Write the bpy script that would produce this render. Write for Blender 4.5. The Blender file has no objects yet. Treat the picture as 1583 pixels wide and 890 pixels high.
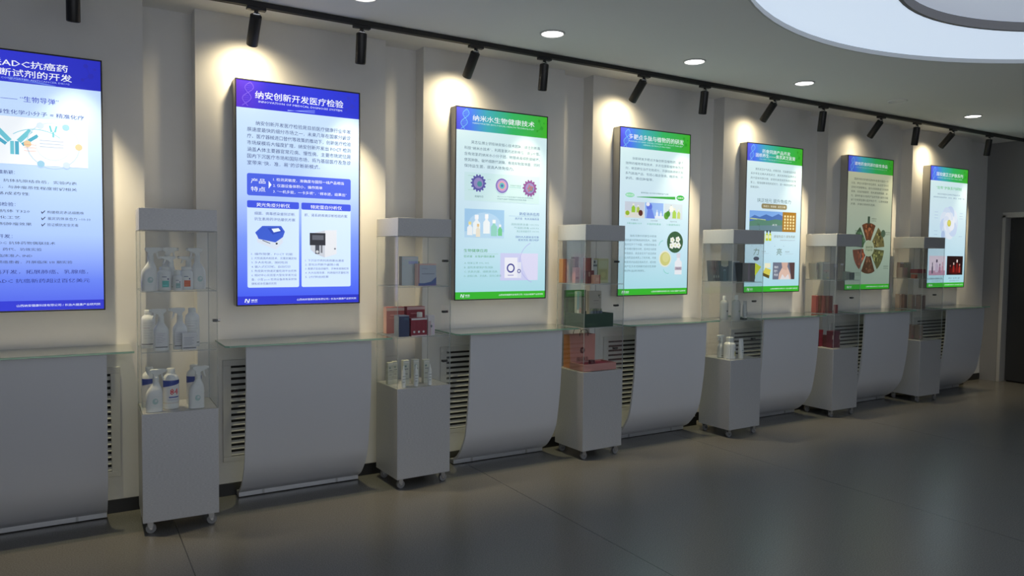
import bpy, math, random
from mathutils import Vector, Matrix
random.seed(5)
S = bpy.context.scene
C = S.collection
PI = math.pi

# ------------------------------------------------------------------ camera
def camera():
    yaw, pitch, roll = 0.54107356, -0.04737456, 0.01119698
    cy, sy, cp, sp = math.cos(yaw), math.sin(yaw), math.cos(pitch), math.sin(pitch)
    F = Vector((sy*cp, cy*cp, sp)); R = Vector((cy, -sy, 0)); U = R.cross(F)
    R, U = R*math.cos(roll)+U*math.sin(roll), U*math.cos(roll)-R*math.sin(roll)
    cd = bpy.data.cameras.new('camera'); o = bpy.data.objects.new('camera', cd); C.objects.link(o)
    m = Matrix((R, U, -F)).transposed().to_4x4(); m.translation = Vector((0, -4.48, 1.43))
    o.matrix_world = m
    cd.sensor_width = 36.0; cd.lens = 1140.0/1583.0*36.0; cd.clip_start = .02
    S.camera = o
camera()

# ------------------------------------------------------------------ light set-up
EXPOSURE = 0.0
WORLD = ((0.86, 0.90, 0.98, 1), 1.12)
RING_EMIT = ((0.60, 0.71, 0.86, 1), 0.86)
DOWN_EMIT = ((1.0, 0.97, 0.92, 1), 5.0)
SPOT_TILT_W = 8.5; SPOT_CORE_W = 7.0
SPOT_DOWN_W = 125.0
SPOT_COL = (1.0, 0.82, 0.50)
S.view_settings.view_transform = 'Standard'; S.view_settings.look = 'None'
S.view_settings.gamma = 1; S.view_settings.use_curve_mapping = False
S.view_settings.exposure = EXPOSURE
try:
    S.cycles.use_denoising = True
    S.cycles.transparent_max_bounces = 48
    S.cycles.max_bounces = 8
    S.cycles.sample_clamp_indirect = 4
except Exception: pass
w = bpy.data.worlds.new('world'); S.world = w; w.use_nodes = True
bgn = w.node_tree.nodes.get('Background')
bgn.inputs[0].default_value = WORLD[0]; bgn.inputs[1].default_value = WORLD[1]

# ------------------------------------------------------------------ materials
def lin(c):
    return tuple((x/255/12.92 if x/255 <= .04045 else ((x/255+.055)/1.055)**2.4) for x in c)
def nodes(name):
    m = bpy.data.materials.new(name); m.use_nodes = True
    nt = m.node_tree; b = nt.nodes['Principled BSDF']
    return m, nt, b
def mat(name, col, rough=.5, metal=0., emit=None, es=1., noise=0., nscale=40., spec=.5, coat=0.):
    m, nt, b = nodes(name)
    b.inputs['Base Color'].default_value = (*col, 1); b.inputs['Roughness'].default_value = rough
    b.inputs['Metallic'].default_value = metal; b.inputs['Specular IOR Level'].default_value = spec
    b.inputs['Coat Weight'].default_value = coat
    if emit is not None:
        b.inputs['Emission Color'].default_value = (*emit, 1); b.inputs['Emission Strength'].default_value = es
    if noise:
        tc = nt.nodes.new('ShaderNodeTexCoord'); n = nt.nodes.new('ShaderNodeTexNoise'); n.inputs['Scale'].default_value = nscale
        n.inputs['Detail'].default_value = 3
        mx = nt.nodes.new('ShaderNodeMixRGB'); mx.blend_type = 'MULTIPLY'; mx.inputs[0].default_value = 1
        r = nt.nodes.new('ShaderNodeMapRange'); r.inputs['To Min'].default_value = 1-noise; r.inputs['To Max'].default_value = 1+noise*.3
        nt.links.new(tc.outputs['Object'], n.inputs['Vector']); nt.links.new(n.outputs['Fac'], r.inputs['Value'])
        mx.inputs[1].default_value = (*col, 1); nt.links.new(r.outputs[0], mx.inputs[2]); nt.links.new(mx.outputs[0], b.inputs['Base Color'])
    return m
def srgb(name, c, **k): return mat(name, lin(c), **k)
PRINT = {}; FILM = .22
def pr(c, e=.95, kind='lit'):
    """backlit print ink of the given sRGB colour"""
    key = (c, e, kind)
    if key not in PRINT:
        l = lin(c)
        if kind == 'lit': PRINT[key] = mat('print_%02x%02x%02x' % c, tuple(x*.20+.005 for x in l), .35, emit=l, es=e, spec=.3)
        else: PRINT[key] = mat('paper_%02x%02x%02x' % c, l, .45, spec=.3)
    return PRINT[key]
def ramp_print(name, stops, axis=2, e=.95, lit=True):
    m, nt, b = nodes(name)
    tc = nt.nodes.new('ShaderNodeTexCoord'); sx = nt.nodes.new('ShaderNodeSeparateXYZ'); cr = nt.nodes.new('ShaderNodeValToRGB')
    nt.links.new(tc.outputs['Generated'], sx.inputs[0]); nt.links.new(sx.outputs[axis], cr.inputs[0])
    el = cr.color_ramp.elements
    while len(el) < len(stops): el.new(.5)
    for q, (p, c) in zip(el, stops): q.position = p; q.color = (*lin(c), 1)
    if lit:                                                    # printed film: dim until lit from behind
        mx = nt.nodes.new('ShaderNodeMixRGB'); mx.blend_type = 'MULTIPLY'; mx.inputs[0].default_value = 1; mx.inputs[2].default_value = (FILM, FILM, FILM, 1)
        nt.links.new(cr.outputs[0], mx.inputs[1]); nt.links.new(mx.outputs[0], b.inputs['Base Color'])
    else: nt.links.new(cr.outputs[0], b.inputs['Base Color'])
    b.inputs['Roughness'].default_value = .35; b.inputs['Specular IOR Level'].default_value = .3
    if lit:
        nt.links.new(cr.outputs[0], b.inputs['Emission Color']); b.inputs['Emission Strength'].default_value = e
    return m
def glass(name, tint, gloss=.9, haze=0., hazecol=(.8, .85, .85)):
    m = bpy.data.materials.new(name); m.use_nodes = True; nt = m.node_tree; nt.nodes.clear()
    o = nt.nodes.new('ShaderNodeOutputMaterial'); t = nt.nodes.new('ShaderNodeBsdfTransparent'); g = nt.nodes.new('ShaderNodeBsdfGlossy')
    d = nt.nodes.new('ShaderNodeBsdfDiffuse'); f = nt.nodes.new('ShaderNodeFresnel'); a = nt.nodes.new('ShaderNodeMixShader'); c = nt.nodes.new('ShaderNodeMixShader')
    mu = nt.nodes.new('ShaderNodeMath'); mu.operation = 'MULTIPLY'; mu.inputs[1].default_value = gloss
    f.inputs['IOR'].default_value = 1.45; g.inputs['Roughness'].default_value = .03
    t.inputs[0].default_value = (*tint, 1); d.inputs[0].default_value = (*hazecol, 1)
    c.inputs[0].default_value = haze
    nt.links.new(t.outputs[0], c.inputs[1]); nt.links.new(d.outputs[0], c.inputs[2])
    nt.links.new(f.outputs[0], mu.inputs[0]); nt.links.new(mu.outputs[0], a.inputs[0]); nt.links.new(c.outputs[0], a.inputs[1]); nt.links.new(g.outputs[0], a.inputs[2])
    nt.links.new(a.outputs[0], o.inputs['Surface'])
    return m
M = {}
M['wall'] = mat('wall_paint', (.79, .785, .77), .75, noise=.04, nscale=9)
M['ceil'] = mat('ceiling_paint', (.87, .87, .86), .85)
M['endwall'] = mat('end_wall_paint', (.30, .30, .30), .7)
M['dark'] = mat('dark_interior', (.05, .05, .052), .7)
M['skirt'] = mat('black_skirting', (.012, .012, .013), .35)
M['white_panel'] = mat('white_gloss_panel', (.66, .67, .70), .32, coat=.15)
M['rail'] = mat('rail_aluminium', (.62, .63, .64), .35, metal=.6)
M['grille'] = mat('grille_white', (.62, .62, .62), .5)
M['grille_dark'] = mat('grille_gap', (.02, .02, .022), .8)
M['black'] = mat('black_metal', (.012, .012, .013), .42)
M['chrome'] = mat('chrome', (.7, .7, .7), .2, metal=1.)
M['lens'] = mat('lamp_lens', (.9, .85, .7), .4, emit=(1, .9, .7), es=1.5)
M['wheel'] = mat('caster_wheel', (.24, .24, .24), .45)
M['fork'] = mat('caster_fork', (.45, .45, .45), .35, metal=.7)
M['white'] = mat('white_plastic', (.90, .92, .90), .3)
M['white2'] = mat('white_carton', (.74, .75, .74), .5)
M['cap'] = mat('bottle_cap', (.90, .92, .87), .35)
M['bezel'] = mat('display_bezel', (.02, .02, .025), .4)
M['housing'] = mat('display_housing', (.45, .44, .41), .35, metal=.45)
M['pane'] = glass('acrylic_pane', (.978, .984, .984), .16, .022, (.60, .63, .65))
M['pane_edge'] = glass('acrylic_edge', (.80, .86, .86), .3, .45, (.66, .70, .72))
M['glass_shelf'] = glass('green_glass', (.90, .955, .925), .9, .17, (.68, .86, .75))
M['glass_edge'] = glass('green_glass_edge', (.62, .82, .74), .6, .5, (.26, .52, .44))
M['ring'] = mat('ring_membrane', (.7, .75, .8), .6, emit=RING_EMIT[0][:3], es=RING_EMIT[1])
M['down'] = mat('downlight_diffuser', (.9, .9, .9), .5, emit=DOWN_EMIT[0][:3], es=DOWN_EMIT[1])
M['trim'] = mat('white_trim', (.6, .6, .6), .5)
def brushed():
    m, nt, b = nodes('silver_laminate')
    tc = nt.nodes.new('ShaderNodeTexCoord'); mp = nt.nodes.new('ShaderNodeMapping'); mp.inputs['Scale'].default_value = (60, 60, 420)
    n = nt.nodes.new('ShaderNodeTexNoise'); n.inputs['Scale'].default_value = 1.4; n.inputs['Detail'].default_value = 4
    cr = nt.nodes.new('ShaderNodeValToRGB'); cr.color_ramp.elements[0].position = .3; cr.color_ramp.elements[1].position = .72
    cr.color_ramp.elements[0].color = (.47, .475, .485, 1); cr.color_ramp.elements[1].color = (.62, .625, .635, 1)
    nt.links.new(tc.outputs['Object'], mp.inputs[0]); nt.links.new(mp.outputs[0], n.inputs['Vector']); nt.links.new(n.outputs['Fac'], cr.inputs[0])
    nt.links.new(cr.outputs[0], b.inputs['Base Color']); b.inputs['Roughness'].default_value = .42; b.inputs['Metallic'].default_value = .25
    return m
M['silver'] = brushed()
def floor_mat():
    m, nt, b = nodes('grey_floor')
    L = nt.links.new
    tc = nt.nodes.new('ShaderNodeTexCoord'); n = nt.nodes.new('ShaderNodeTexNoise'); n.inputs['Scale'].default_value = 160; n.inputs['Detail'].default_value = 3
    cr = nt.nodes.new('ShaderNodeValToRGB'); cr.color_ramp.elements[0].position = .32; cr.color_ramp.elements[1].position = .7
    cr.color_ramp.elements[0].color = (.120, .117, .112, 1); cr.color_ramp.elements[1].color = (.180, .176, .168, 1)
    L(tc.outputs['Object'], n.inputs['Vector']); L(n.outputs['Fac'], cr.inputs[0])
    sx = nt.nodes.new('ShaderNodeSeparateXYZ'); L(tc.outputs['Object'], sx.inputs[0])
    a = nt.nodes.new('ShaderNodeMath'); a.operation = 'ADD'; a.inputs[1].default_value = 20 - .455 + .0025; L(sx.outputs[0], a.inputs[0])
    f = nt.nodes.new('ShaderNodeMath'); f.operation = 'MODULO'; f.inputs[1].default_value = 1.835; L(a.outputs[0], f.inputs[0])
    # 20 - offset shifts the first seam to x = 0.455
    sh = nt.nodes.new('ShaderNodeMath'); sh.operation = 'ADD'; sh.inputs[1].default_value = 1.835*11 - 20; L(f.outputs[0], sh.inputs[0])
    md = nt.nodes.new('ShaderNodeMath'); md.operation = 'FLOORED_MODULO'; md.inputs[1].default_value = 1.835; L(sh.outputs[0], md.inputs[0])
    lt = nt.nodes.new('ShaderNodeMath'); lt.operation = 'LESS_THAN'; lt.inputs[1].default_value = .005; L(md.outputs[0], lt.inputs[0])
    mx = nt.nodes.new('ShaderNodeMixRGB'); mx.inputs[2].default_value = (.05, .05, .05, 1); L(lt.outputs[0], mx.inputs[0]); L(cr.outputs[0], mx.inputs[1])
    L(mx.outputs[0], b.inputs['Base Color'])
    b.inputs['Roughness'].default_value = .27
    b.inputs['Specular IOR Level'].default_value = .45
    return m
M['floor'] = floor_mat()

# ------------------------------------------------------------------ mesh building
class MB:
    def __init__(s): s.v = []; s.f = []; s.m = []; s.s = []; s.mats = []
    def mi(s, m):
        if m not in s.mats: s.mats.append(m)
        return s.mats.index(m)
    def add(s, vs, fs, m, smooth=False):
        o = len(s.v); s.v += [tuple(v) for v in vs]; k = s.mi(m)
        for f in fs: s.f.append([i+o for i in f]); s.m.append(k); s.s.append(smooth)
        return s
    def box(s, x0, x1, y0, y1, z0, z1, m, T=None):
        vs = [(x, y, z) for x in (x0, x1) for y in (y0, y1) for z in (z0, z1)]
        if T is not None: vs = [T @ Vector(v) for v in vs]
        return s.add(vs, [(0, 1, 3, 2), (4, 6, 7, 5), (0, 4, 5, 1), (2, 3, 7, 6), (0, 2, 6, 4), (1, 5, 7, 3)], m)
    def loft(s, rings, m, smooth=True, cap=True):
        n = len(rings[0]); vs = [p for r in rings for p in r]; fs = []
        for i in range(len(rings)-1):
            for j in range(n): k = (j+1) % n; fs.append((i*n+j, i*n+k, (i+1)*n+k, (i+1)*n+j))
        s.add(vs, fs, m, smooth)
        if cap:
            s.add(rings[0], [tuple(range(n))[::-1]], m); s.add(rings[-1], [tuple(range(n))], m)
        return s
    def lathe(s, prof, m, cx=0, cy=0, n=24, sx=1, sy=1):
        rings = [[(cx+r*sx*math.cos(2*PI*j/n), cy+r*sy*math.sin(2*PI*j/n), z) for j in range(n)] for z, r in prof]
        return s.loft(rings, m)
    def cyl(s, p0, p1, r, m, n=20, r1=None):
        p0, p1 = Vector(p0), Vector(p1); d = (p1-p0).normalized()
        a = d.orthogonal().normalized(); b = d.cross(a); r1 = r if r1 is None else r1
        R = lambda p, q: [p+a*q*math.cos(2*PI*j/n)+b*q*math.sin(2*PI*j/n) for j in range(n)]
        return s.loft([R(p0, r), R(p1, r1)], m)
    def tube(s, pts, r, m, n=8):
        pts = [Vector(p) for p in pts]; rings = []; a = None
        for i, p in enumerate(pts):
            d = (pts[min(i+1, len(pts)-1)]-pts[max(i-1, 0)]).normalized()
            a = d.orthogonal().normalized() if a is None else (a-d*a.dot(d)).normalized(); b = d.cross(a)
            rings.append([p+a*r*math.cos(2*PI*j/n)+b*r*math.sin(2*PI*j/n) for j in range(n)])
        return s.loft(rings, m)
    def prism(s, pts, y0, y1, m):          # outline in x,z extruded along y
        n = len(pts); a = [(x, y0, z) for x, z in pts]; b = [(x, y1, z) for x, z in pts]
        return s.add(a+b, [tuple(range(n)), tuple(range(n, 2*n))[::-1]]+[(j, j+n, (j+1) % n+n, (j+1) % n) for j in range(n)], m)
    def rect(s, x0, x1, z0, z1, y, m):
        return s.add([(x0, y, z0), (x1, y, z0), (x1, y, z1), (x0, y, z1)], [(0, 1, 2, 3)], m)
    def poly(s, pts, y, m): return s.add([(x, y, z) for x, z in pts], [tuple(range(len(pts)))], m)
    def ell(s, cx, cz, rx, rz, y, m, n=24): return s.poly([(cx+rx*math.cos(2*PI*j/n), cz+rz*math.sin(2*PI*j/n)) for j in range(n)], y, m)
    def ringp(s, cx, cz, r0, r1, y, m, n=28, a0=0, a1=2*PI):
        vs = []; fs = []
        for j in range(n+1):
            a = a0+(a1-a0)*j/n
            for r in (r0, r1): vs.append((cx+r*math.cos(a), y, cz+r*math.sin(a)))
        for j in range(n): fs.append((2*j, 2*j+1, 2*j+3, 2*j+2))
        return s.add(vs, fs, m)
    def line(s, x0, z0, x1, z1, t, y, m):
        d = Vector((x1-x0, z1-z0)); q = Vector((-d.y, d.x)).normalized()*t/2
        return s.poly([(x0+q.x, z0+q.y), (x1+q.x, z1+q.y), (x1-q.x, z1-q.y), (x0-q.x, z0-q.y)], y, m)
    def build(s, name, parent=None, bevel=0, seg=2):
        me = bpy.data.meshes.new(name); me.from_pydata([tuple(v) for v in s.v], [], s.f)
        for m in s.mats: me.materials.append(m)
        me.polygons.foreach_set('material_index', s.m); me.polygons.foreach_set('use_smooth', s.s)
        me.update(); me.set_sharp_from_angle(angle=math.radians(42))
        o = bpy.data.objects.new(name, me); C.objects.link(o)
        if parent is not None: o.parent = parent
        if bevel:
            b = o.modifiers.new('bevel', 'BEVEL'); b.width = bevel; b.segments = seg; b.limit_method = 'ANGLE'; b.angle_limit = math.radians(50)
        return o
def thing(name, label, cat, loc=(0, 0, 0), rz=0, group=None):
    o = bpy.data.objects.new(name, None); C.objects.link(o); o.empty_display_size = .05
    o.location = loc; o.rotation_euler = (0, 0, rz); return tag(o, label, cat, group)
def tag(o, label, cat, group=None):
    o['label'] = label; o['category'] = cat
    if group: o['group'] = group
    return o
def struct(mb, name, **k):
    o = mb.build(name, **k); o['kind'] = 'structure'; return o

_tx = {}
def glyphs(body, bold=0.):
    """vertices and faces of a line of lettering in em units"""
    if body in _tx: return _tx[body]
    cu = bpy.data.curves.new('t', 'FONT'); cu.body = body; cu.resolution_u = 1; 
    o = bpy.data.objects.new('t', cu); C.objects.link(o)
    dg = bpy.context.evaluated_depsgraph_get(); dg.update()
    me = bpy.data.meshes.new_from_object(o.evaluated_get(dg))
    vs = [tuple(v.co) for v in me.vertices]; fs = [tuple(p.vertices) for p in me.polygons]
    bpy.data.objects.remove(o); bpy.data.curves.remove(cu); bpy.data.meshes.remove(me)
    xs = [v[0] for v in vs] or [0, 1]
    r = (vs, fs, min(xs), max(xs)); _tx[body] = r; return r
def text(mb, body, x0, z, size, y, m, width=None, bold=0., align='l', wrap=None):
    vs, fs, a, b = glyphs(body, bold); sx = size
    if width: sx = width/(b-a)
    w_ = (b-a)*sx; off = {'l': 0, 'c': -w_/2, 'r': -w_}[align]
    out = []
    for vx, vy, _ in vs:
        X = x0+off+(vx-a)*sx; Z = z+vy*size
        if wrap: r, cx = wrap; t = (X-cx)/r; out.append((cx+r*math.sin(t), y-r*math.cos(t), Z))
        else: out.append((X, y, Z))
    if bold:                                   # heavier strokes: the line laid twice, a hair apart
        d = bold*size*.9
        mb.add([(x-d/2, y_, z_-d*.2) for x, y_, z_ in out], fs, m); mb.add([(x+d/2, y_-.00004, z_+d*.2) for x, y_, z_ in out], fs, m)
    else: mb.add(out, fs, m)

# ------------------------------------------------------------------ the room
PITCH = 1.38256; H = 2.765; XE = 9.25; RD = .12
def bay_r(i): return .357+PITCH*(i-1)          # right edge of bay i (1 is the leftmost in view)
def bay_l(i): return bay_r(i)-1.122
def bay_c(i): return bay_r(i)-.561
XL, YN = -2.8, -7.2
mb = MB(); mb.box(XL, XE+2.2, YN, RD+.2, -.05, 0, M['floor']); struct(mb, 'floor')
mb = MB(); mb.box(XL, XE+2.2, RD, RD+.12, 0, H+.3, M['wall'])
for i in range(-1, 8): mb.box(bay_l(i), bay_r(i), 0, RD+.02, 0, H+.04, M['wall'])
struct(mb, 'wall_back')
mb = MB()
for i in range(-1, 8):
    l, r = bay_l(i), bay_r(i)
    mb.box(l-.010, r+.010, -.010, .001, 0, .072, M['skirt'])
    mb.box(l-.010, l+.001, -.001, RD, 0, .072, M['skirt']); mb.box(r-.001, r+.010, -.001, RD, 0, .072, M['skirt'])
    nx = bay_l(i+1)-.010 if i < 7 else XE-.01
    mb.box(r+.010, nx, RD-.010, RD+.001, 0, .072, M['skirt'])
struct(mb, 'baseboard_back')
# end wall with its doorway
DY0, DY1, DZ = -.075, -1.75, 1.93
mb = MB()
mb.box(XE, XE+.15, DY0, RD+.02, 0, H+.3, M['endwall']); mb.box(XE, XE+.15, DY1, DY0, DZ, H+.3, M['endwall']); mb.box(XE, XE+.15, YN, DY1, 0, H+.3, M['endwall'])
struct(mb, 'wall_right')
mb = MB(); mb.box(XL-.12, XL, YN, RD+.1, 0, H+.3, M['endwall']); struct(mb, 'wall_left_blocker')  # unseen wall, added to limit world light from the left
mb = MB(); mb.box(4.6, XE+.15, YN-.12, YN, 0, H+.3, M['endwall']); mb.box(XL-.12, -2.2, YN-.12, YN, 0, H+.3, M['endwall']); mb.box(-2.2, 4.6, YN-.12, YN, 2.55, H+.3, M['endwall']); struct(mb, 'wall_front_blocker')  # unseen wall, added to block world light so the right end falls off
mb = MB(); mb.box(XE+2.0, XE+2.1, DY1-.6, RD+.2, 0, H, M['dark']); mb.box(XE+.15, XE+2.05, DY1-.7, DY1-.6, 0, H, M['dark'])
mb.box(XE+.15, XE+2.05, RD-.02, RD+.1, 0, H, M['dark']); mb.box(XE+.15, XE+2.05, DY1-.7, RD+.1, 2.4, 2.5, M['dark'])
struct(mb, 'wall_passage')
mb = MB(); fm = mat('door_frame_metal', (.62, .61, .58), .35, metal=.3)
mb.box(XE-.012, XE+.16, DY0-.032, DY0+.004, 0, DZ, fm); mb.box(XE-.012, XE+.16, DY1-.004, DY1+.032, 0, DZ, fm); mb.box(XE-.012, XE+.16, DY1-.004, DY0+.004, DZ-.032, DZ+.03, fm)
struct(mb, 'trim_1', bevel=.003)
dl = mat('door_leaf_paint', (.035, .036, .038), .4)
mb = MB(); mb.box(XE+.10, XE+.14, -.90, DY0-.036, .012, DZ-.036, dl); d1 = struct(mb, 'door_1', bevel=.003)
mb = MB(); mb.box(XE+.084, XE+.10, -.36, -.335, .62, 1.62, M['rail']); mb.build('door_handle', d1, bevel=.003)
mb = MB(); mb.box(XE+.10, XE+.14, DY1+.036, -.91, .012, DZ-.036, dl); struct(mb, 'door_2', bevel=.003)
# ceiling with the round opening of the ring light
RC, RR = (4.22, -3.85), 2.40
N = 96
inner = [(RC[0]+RR*math.cos(2*PI*j/N), RC[1]+RR*math.sin(2*PI*j/N)) for j in range(N)]
def to_rect(j):
    a = 2*PI*j/N; dx, dy = math.cos(a), math.sin(a); t = 1e9
    for lim, d, o in ((XE+2.2, dx, RC[0]), (XL, dx, RC[0]), (RD+.1, dy, RC[1]), (YN, dy, RC[1])):
        if abs(d) > 1e-9 and (lim-o)/d > 0: t = min(t, (lim-o)/d)
    return (RC[0]+dx*t, RC[1]+dy*t)
outer = [to_rect(j) for j in range(N)]
mb = MB()
mb.add([(x, y, H) for x, y in inner]+[(x, y, H) for x, y in outer], [(j, (j+1) % N, (j+1) % N+N, j+N) for j in range(N)], M['ceil'])
for cx_, cy_ in ((XL, RD+.1), (XE+2.2, RD+.1), (XL, YN), (XE+2.2, YN)):
    k = min(range(N), key=lambda j: (outer[j][0]-cx_)**2+(outer[j][1]-cy_)**2)
    for q in (k-1, k):
        a, b = outer[q % N], outer[(q+1) % N]
        mb.add([(a[0], a[1], H), (b[0], b[1], H), (cx_, cy_, H)], [(0, 1, 2)], M['ceil'])
mb.box(XL, XE+2.2, YN, RD+.1, H+.26, H+.3, M['ceil'])
struct(mb, 'ceiling')
# ring light
t = thing('ring_light', 'large round ceiling light with pale blue glowing ring and grey centre', 'ceiling light', (RC[0], RC[1], H))
def hoop(mb, rx, ry, z0, z1, m, th=.03, oy=0):
    n = 96; R = lambda a, b, z: [(a*math.cos(2*PI*j/n), oy+b*math.sin(2*PI*j/n), z) for j in range(n)]
    r0, r1, r2, r3 = R(rx, ry, z0), R(rx, ry, z1), R(rx+th, ry+th, z1), R(rx+th, ry+th, z0)
    mb.loft([r0, r1, r2, r3, r0], m, cap=False)
def annulus(mb, a0, b0, a1, b1, z, m, oy=0):
    n = 96; P0 = [(a0*math.cos(2*PI*j/n), oy+b0*math.sin(2*PI*j/n), z) for j in range(n)]; P1 = [(a1*math.cos(2*PI*j/n), b1*math.sin(2*PI*j/n), z) for j in range(n)]
    mb.add(P0+P1, [(j, (j+1) % n, (j+1) % n+n, j+n) for j in range(n)], m)
mb = MB(); hoop(mb, RR-.012, RR-.012, -.006, .035, M['trim'], .012); mb.build('outer_rim', t)
IA, IB = 1.50, 1.69
mb = MB(); annulus(mb, IA+.02, IB+.02, RR-.013, RR-.013, .022, M['ring'], .08); mb.build('luminous_ring', t)
rimm = mat('inner_rim_paint', (.30, .29, .29), .6)
mb = MB(); hoop(mb, IA, IB, .008, .062, rimm, .02, .08); mb.build('inner_rim', t)
mb = MB(); n = 96; mb.add([((IA+.01)*math.cos(2*PI*j/n), .08+(IB+.01)*math.sin(2*PI*j/n), .058) for j in range(n)], [tuple(range(n))], mat('centre_panel_membrane', (.66, .70, .76), .6, emit=(.37, .42, .51), es=.8)); mb.build('centre_panel', t)
# downlights
dn = {1.344: 'partly cut by the top frame edge', 2.538: 'nearest whole one, above the nano-water poster', 3.72: 'second whole one from the left', 4.88: 'third whole one from the left', 6.10: '', 7.306: 'farthest one, near the end wall'}
for x, nm in dn.items():
    lit = x != 6.10
    lab = 'round recessed ceiling downlight glowing white, '+nm if lit else 'unlit round flush ceiling downlight, a faint disc near the track'
    t = thing('downlight' if lit else 'unlit_downlight', lab, 'downlight', (x, -.70, H), 0, 'ceiling downlights' if lit else None)
    mb = MB(); mb.lathe([(0, .078), (-.006, .076), (-.008, .068), (-.002, .064), (0, .064)], M['trim'] if lit else M['ceil'], n=40); mb.build('trim_ring', t)
    mb = MB(); mb.lathe([(-.0045, .0005), (-.0045, .064), (-.0025, .0645)], M['down'] if lit else M['ceil'], n=40); mb.build('diffuser', t)

# ------------------------------------------------------------------ track and spotlights
t = thing('track_rail', 'long black track rail running along the ceiling', 'track', (0, -.30, H))
mb = MB(); mb.box(-2.2, XE-.03, -.017, .017, -.030, 0, M['black']); mb.build('rail', t, bevel=.002)
mb = MB(); mb.box(-2.2, XE-.03, -.006, .006, -.0306, -.0299, M['grille_dark']); mb.build('conductor_slot', t)
BAYS = ['blue antibody poster', 'blue medical-testing poster', 'blue-green nano-water poster', 'herbal poster with round plant photos', 'poster with the mountain photo', 'dim poster with the food wheel', 'poster with the white flower']
ORD = ['first', 'second', 'third', 'fourth', 'fifth', 'sixth', 'seventh']
def spotlight(x, tilt, yawx, label, power, size, blend):
    t = thing('track_spotlight', label, 'spotlight', (x, -.30, H-.030), 0, 'black spotlights on the track')
    mb = MB(); mb.box(-.05, .05, -.0165, .0165, -.016, 0, M['black']); mb.build('track_adapter', t, bevel=.002)
    d = Vector((yawx, math.sin(tilt), -math.cos(tilt))).normalized()
    p = Vector((0, 0, -.035))
    mb = MB(); mb.cyl((0, 0, -.016), (0, 0, -.036), .011, M['black'], 14); mb.cyl((-.016, 0, -.036), (.016, 0, -.036), .010, M['chrome'], 14); mb.build('swivel_joint', t)
    a, b = p+d*.006, p+d*.176
    mb = MB(); e1 = d.orthogonal().normalized(); e2 = d.cross(e1)
    R_ = lambda q, r: [q+e1*r*math.cos(2*PI*j/32)+e2*r*math.sin(2*PI*j/32) for j in range(32)]
    mb.loft([R_(a, .001), R_(a, .026), R_(a+d*.004, .0305), R_(b, .0305), R_(b+d*.003, .0285), R_(b+d*.002, .0262), R_(b-d*.022, .021), R_(b-d*.024, .001)], M['black']); mb.build('lamp_body', t)
    mb = MB(); mb.cyl(b-d*.0235, b-d*.0205, .0205, M['lens'], 24); mb.build('lens', t)
    for nm_, pw_, sz_, bl_ in (('spot_beam', power, size, blend),)+((('spot_core', SPOT_CORE_W*power/SPOT_TILT_W, math.radians(64), 1.0),) if tilt > .4 else ()):
        ld = bpy.data.lights.new(nm_, 'SPOT'); ld.energy = pw_; ld.color = SPOT_COL; ld.spot_size = sz_; ld.spot_blend = bl_; ld.shadow_soft_size = .02
        lo = bpy.data.objects.new(nm_, ld); C.objects.link(lo); lo.parent = t; lo.location = b+d*.012
        lo.rotation_mode = 'QUATERNION'; lo.rotation_quaternion = (-d).to_track_quat('Z', 'Y')
TILT = [(.885, .70, 0, 1), (2.226, .70, -.03, 1), (3.615, .74, -.04, .95), (5.03, .72, -.02, .55), (6.50, .68, 0, .30), (7.72, .74, -.02, .8)]
for k, (x, a, yx, pw) in enumerate(TILT):
    spotlight(x, a, yx, 'black spotlight tilted at the wall above the '+BAYS[k+1], SPOT_TILT_W*pw, math.radians(150), 1.0)
DOWN = [.035, 1.475, 2.745, 4.23, 5.66, 7.08, 8.42]
for k, x in enumerate(DOWN):
    spotlight(x, .12, 0, ('black track spotlight hanging straight down, cut by the top frame edge' if k == 0 else 'black spotlight hanging straight down, right of the '+BAYS[k]), SPOT_DOWN_W*(1 if k < 5 else .6), math.radians(62), 1.0)

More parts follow.
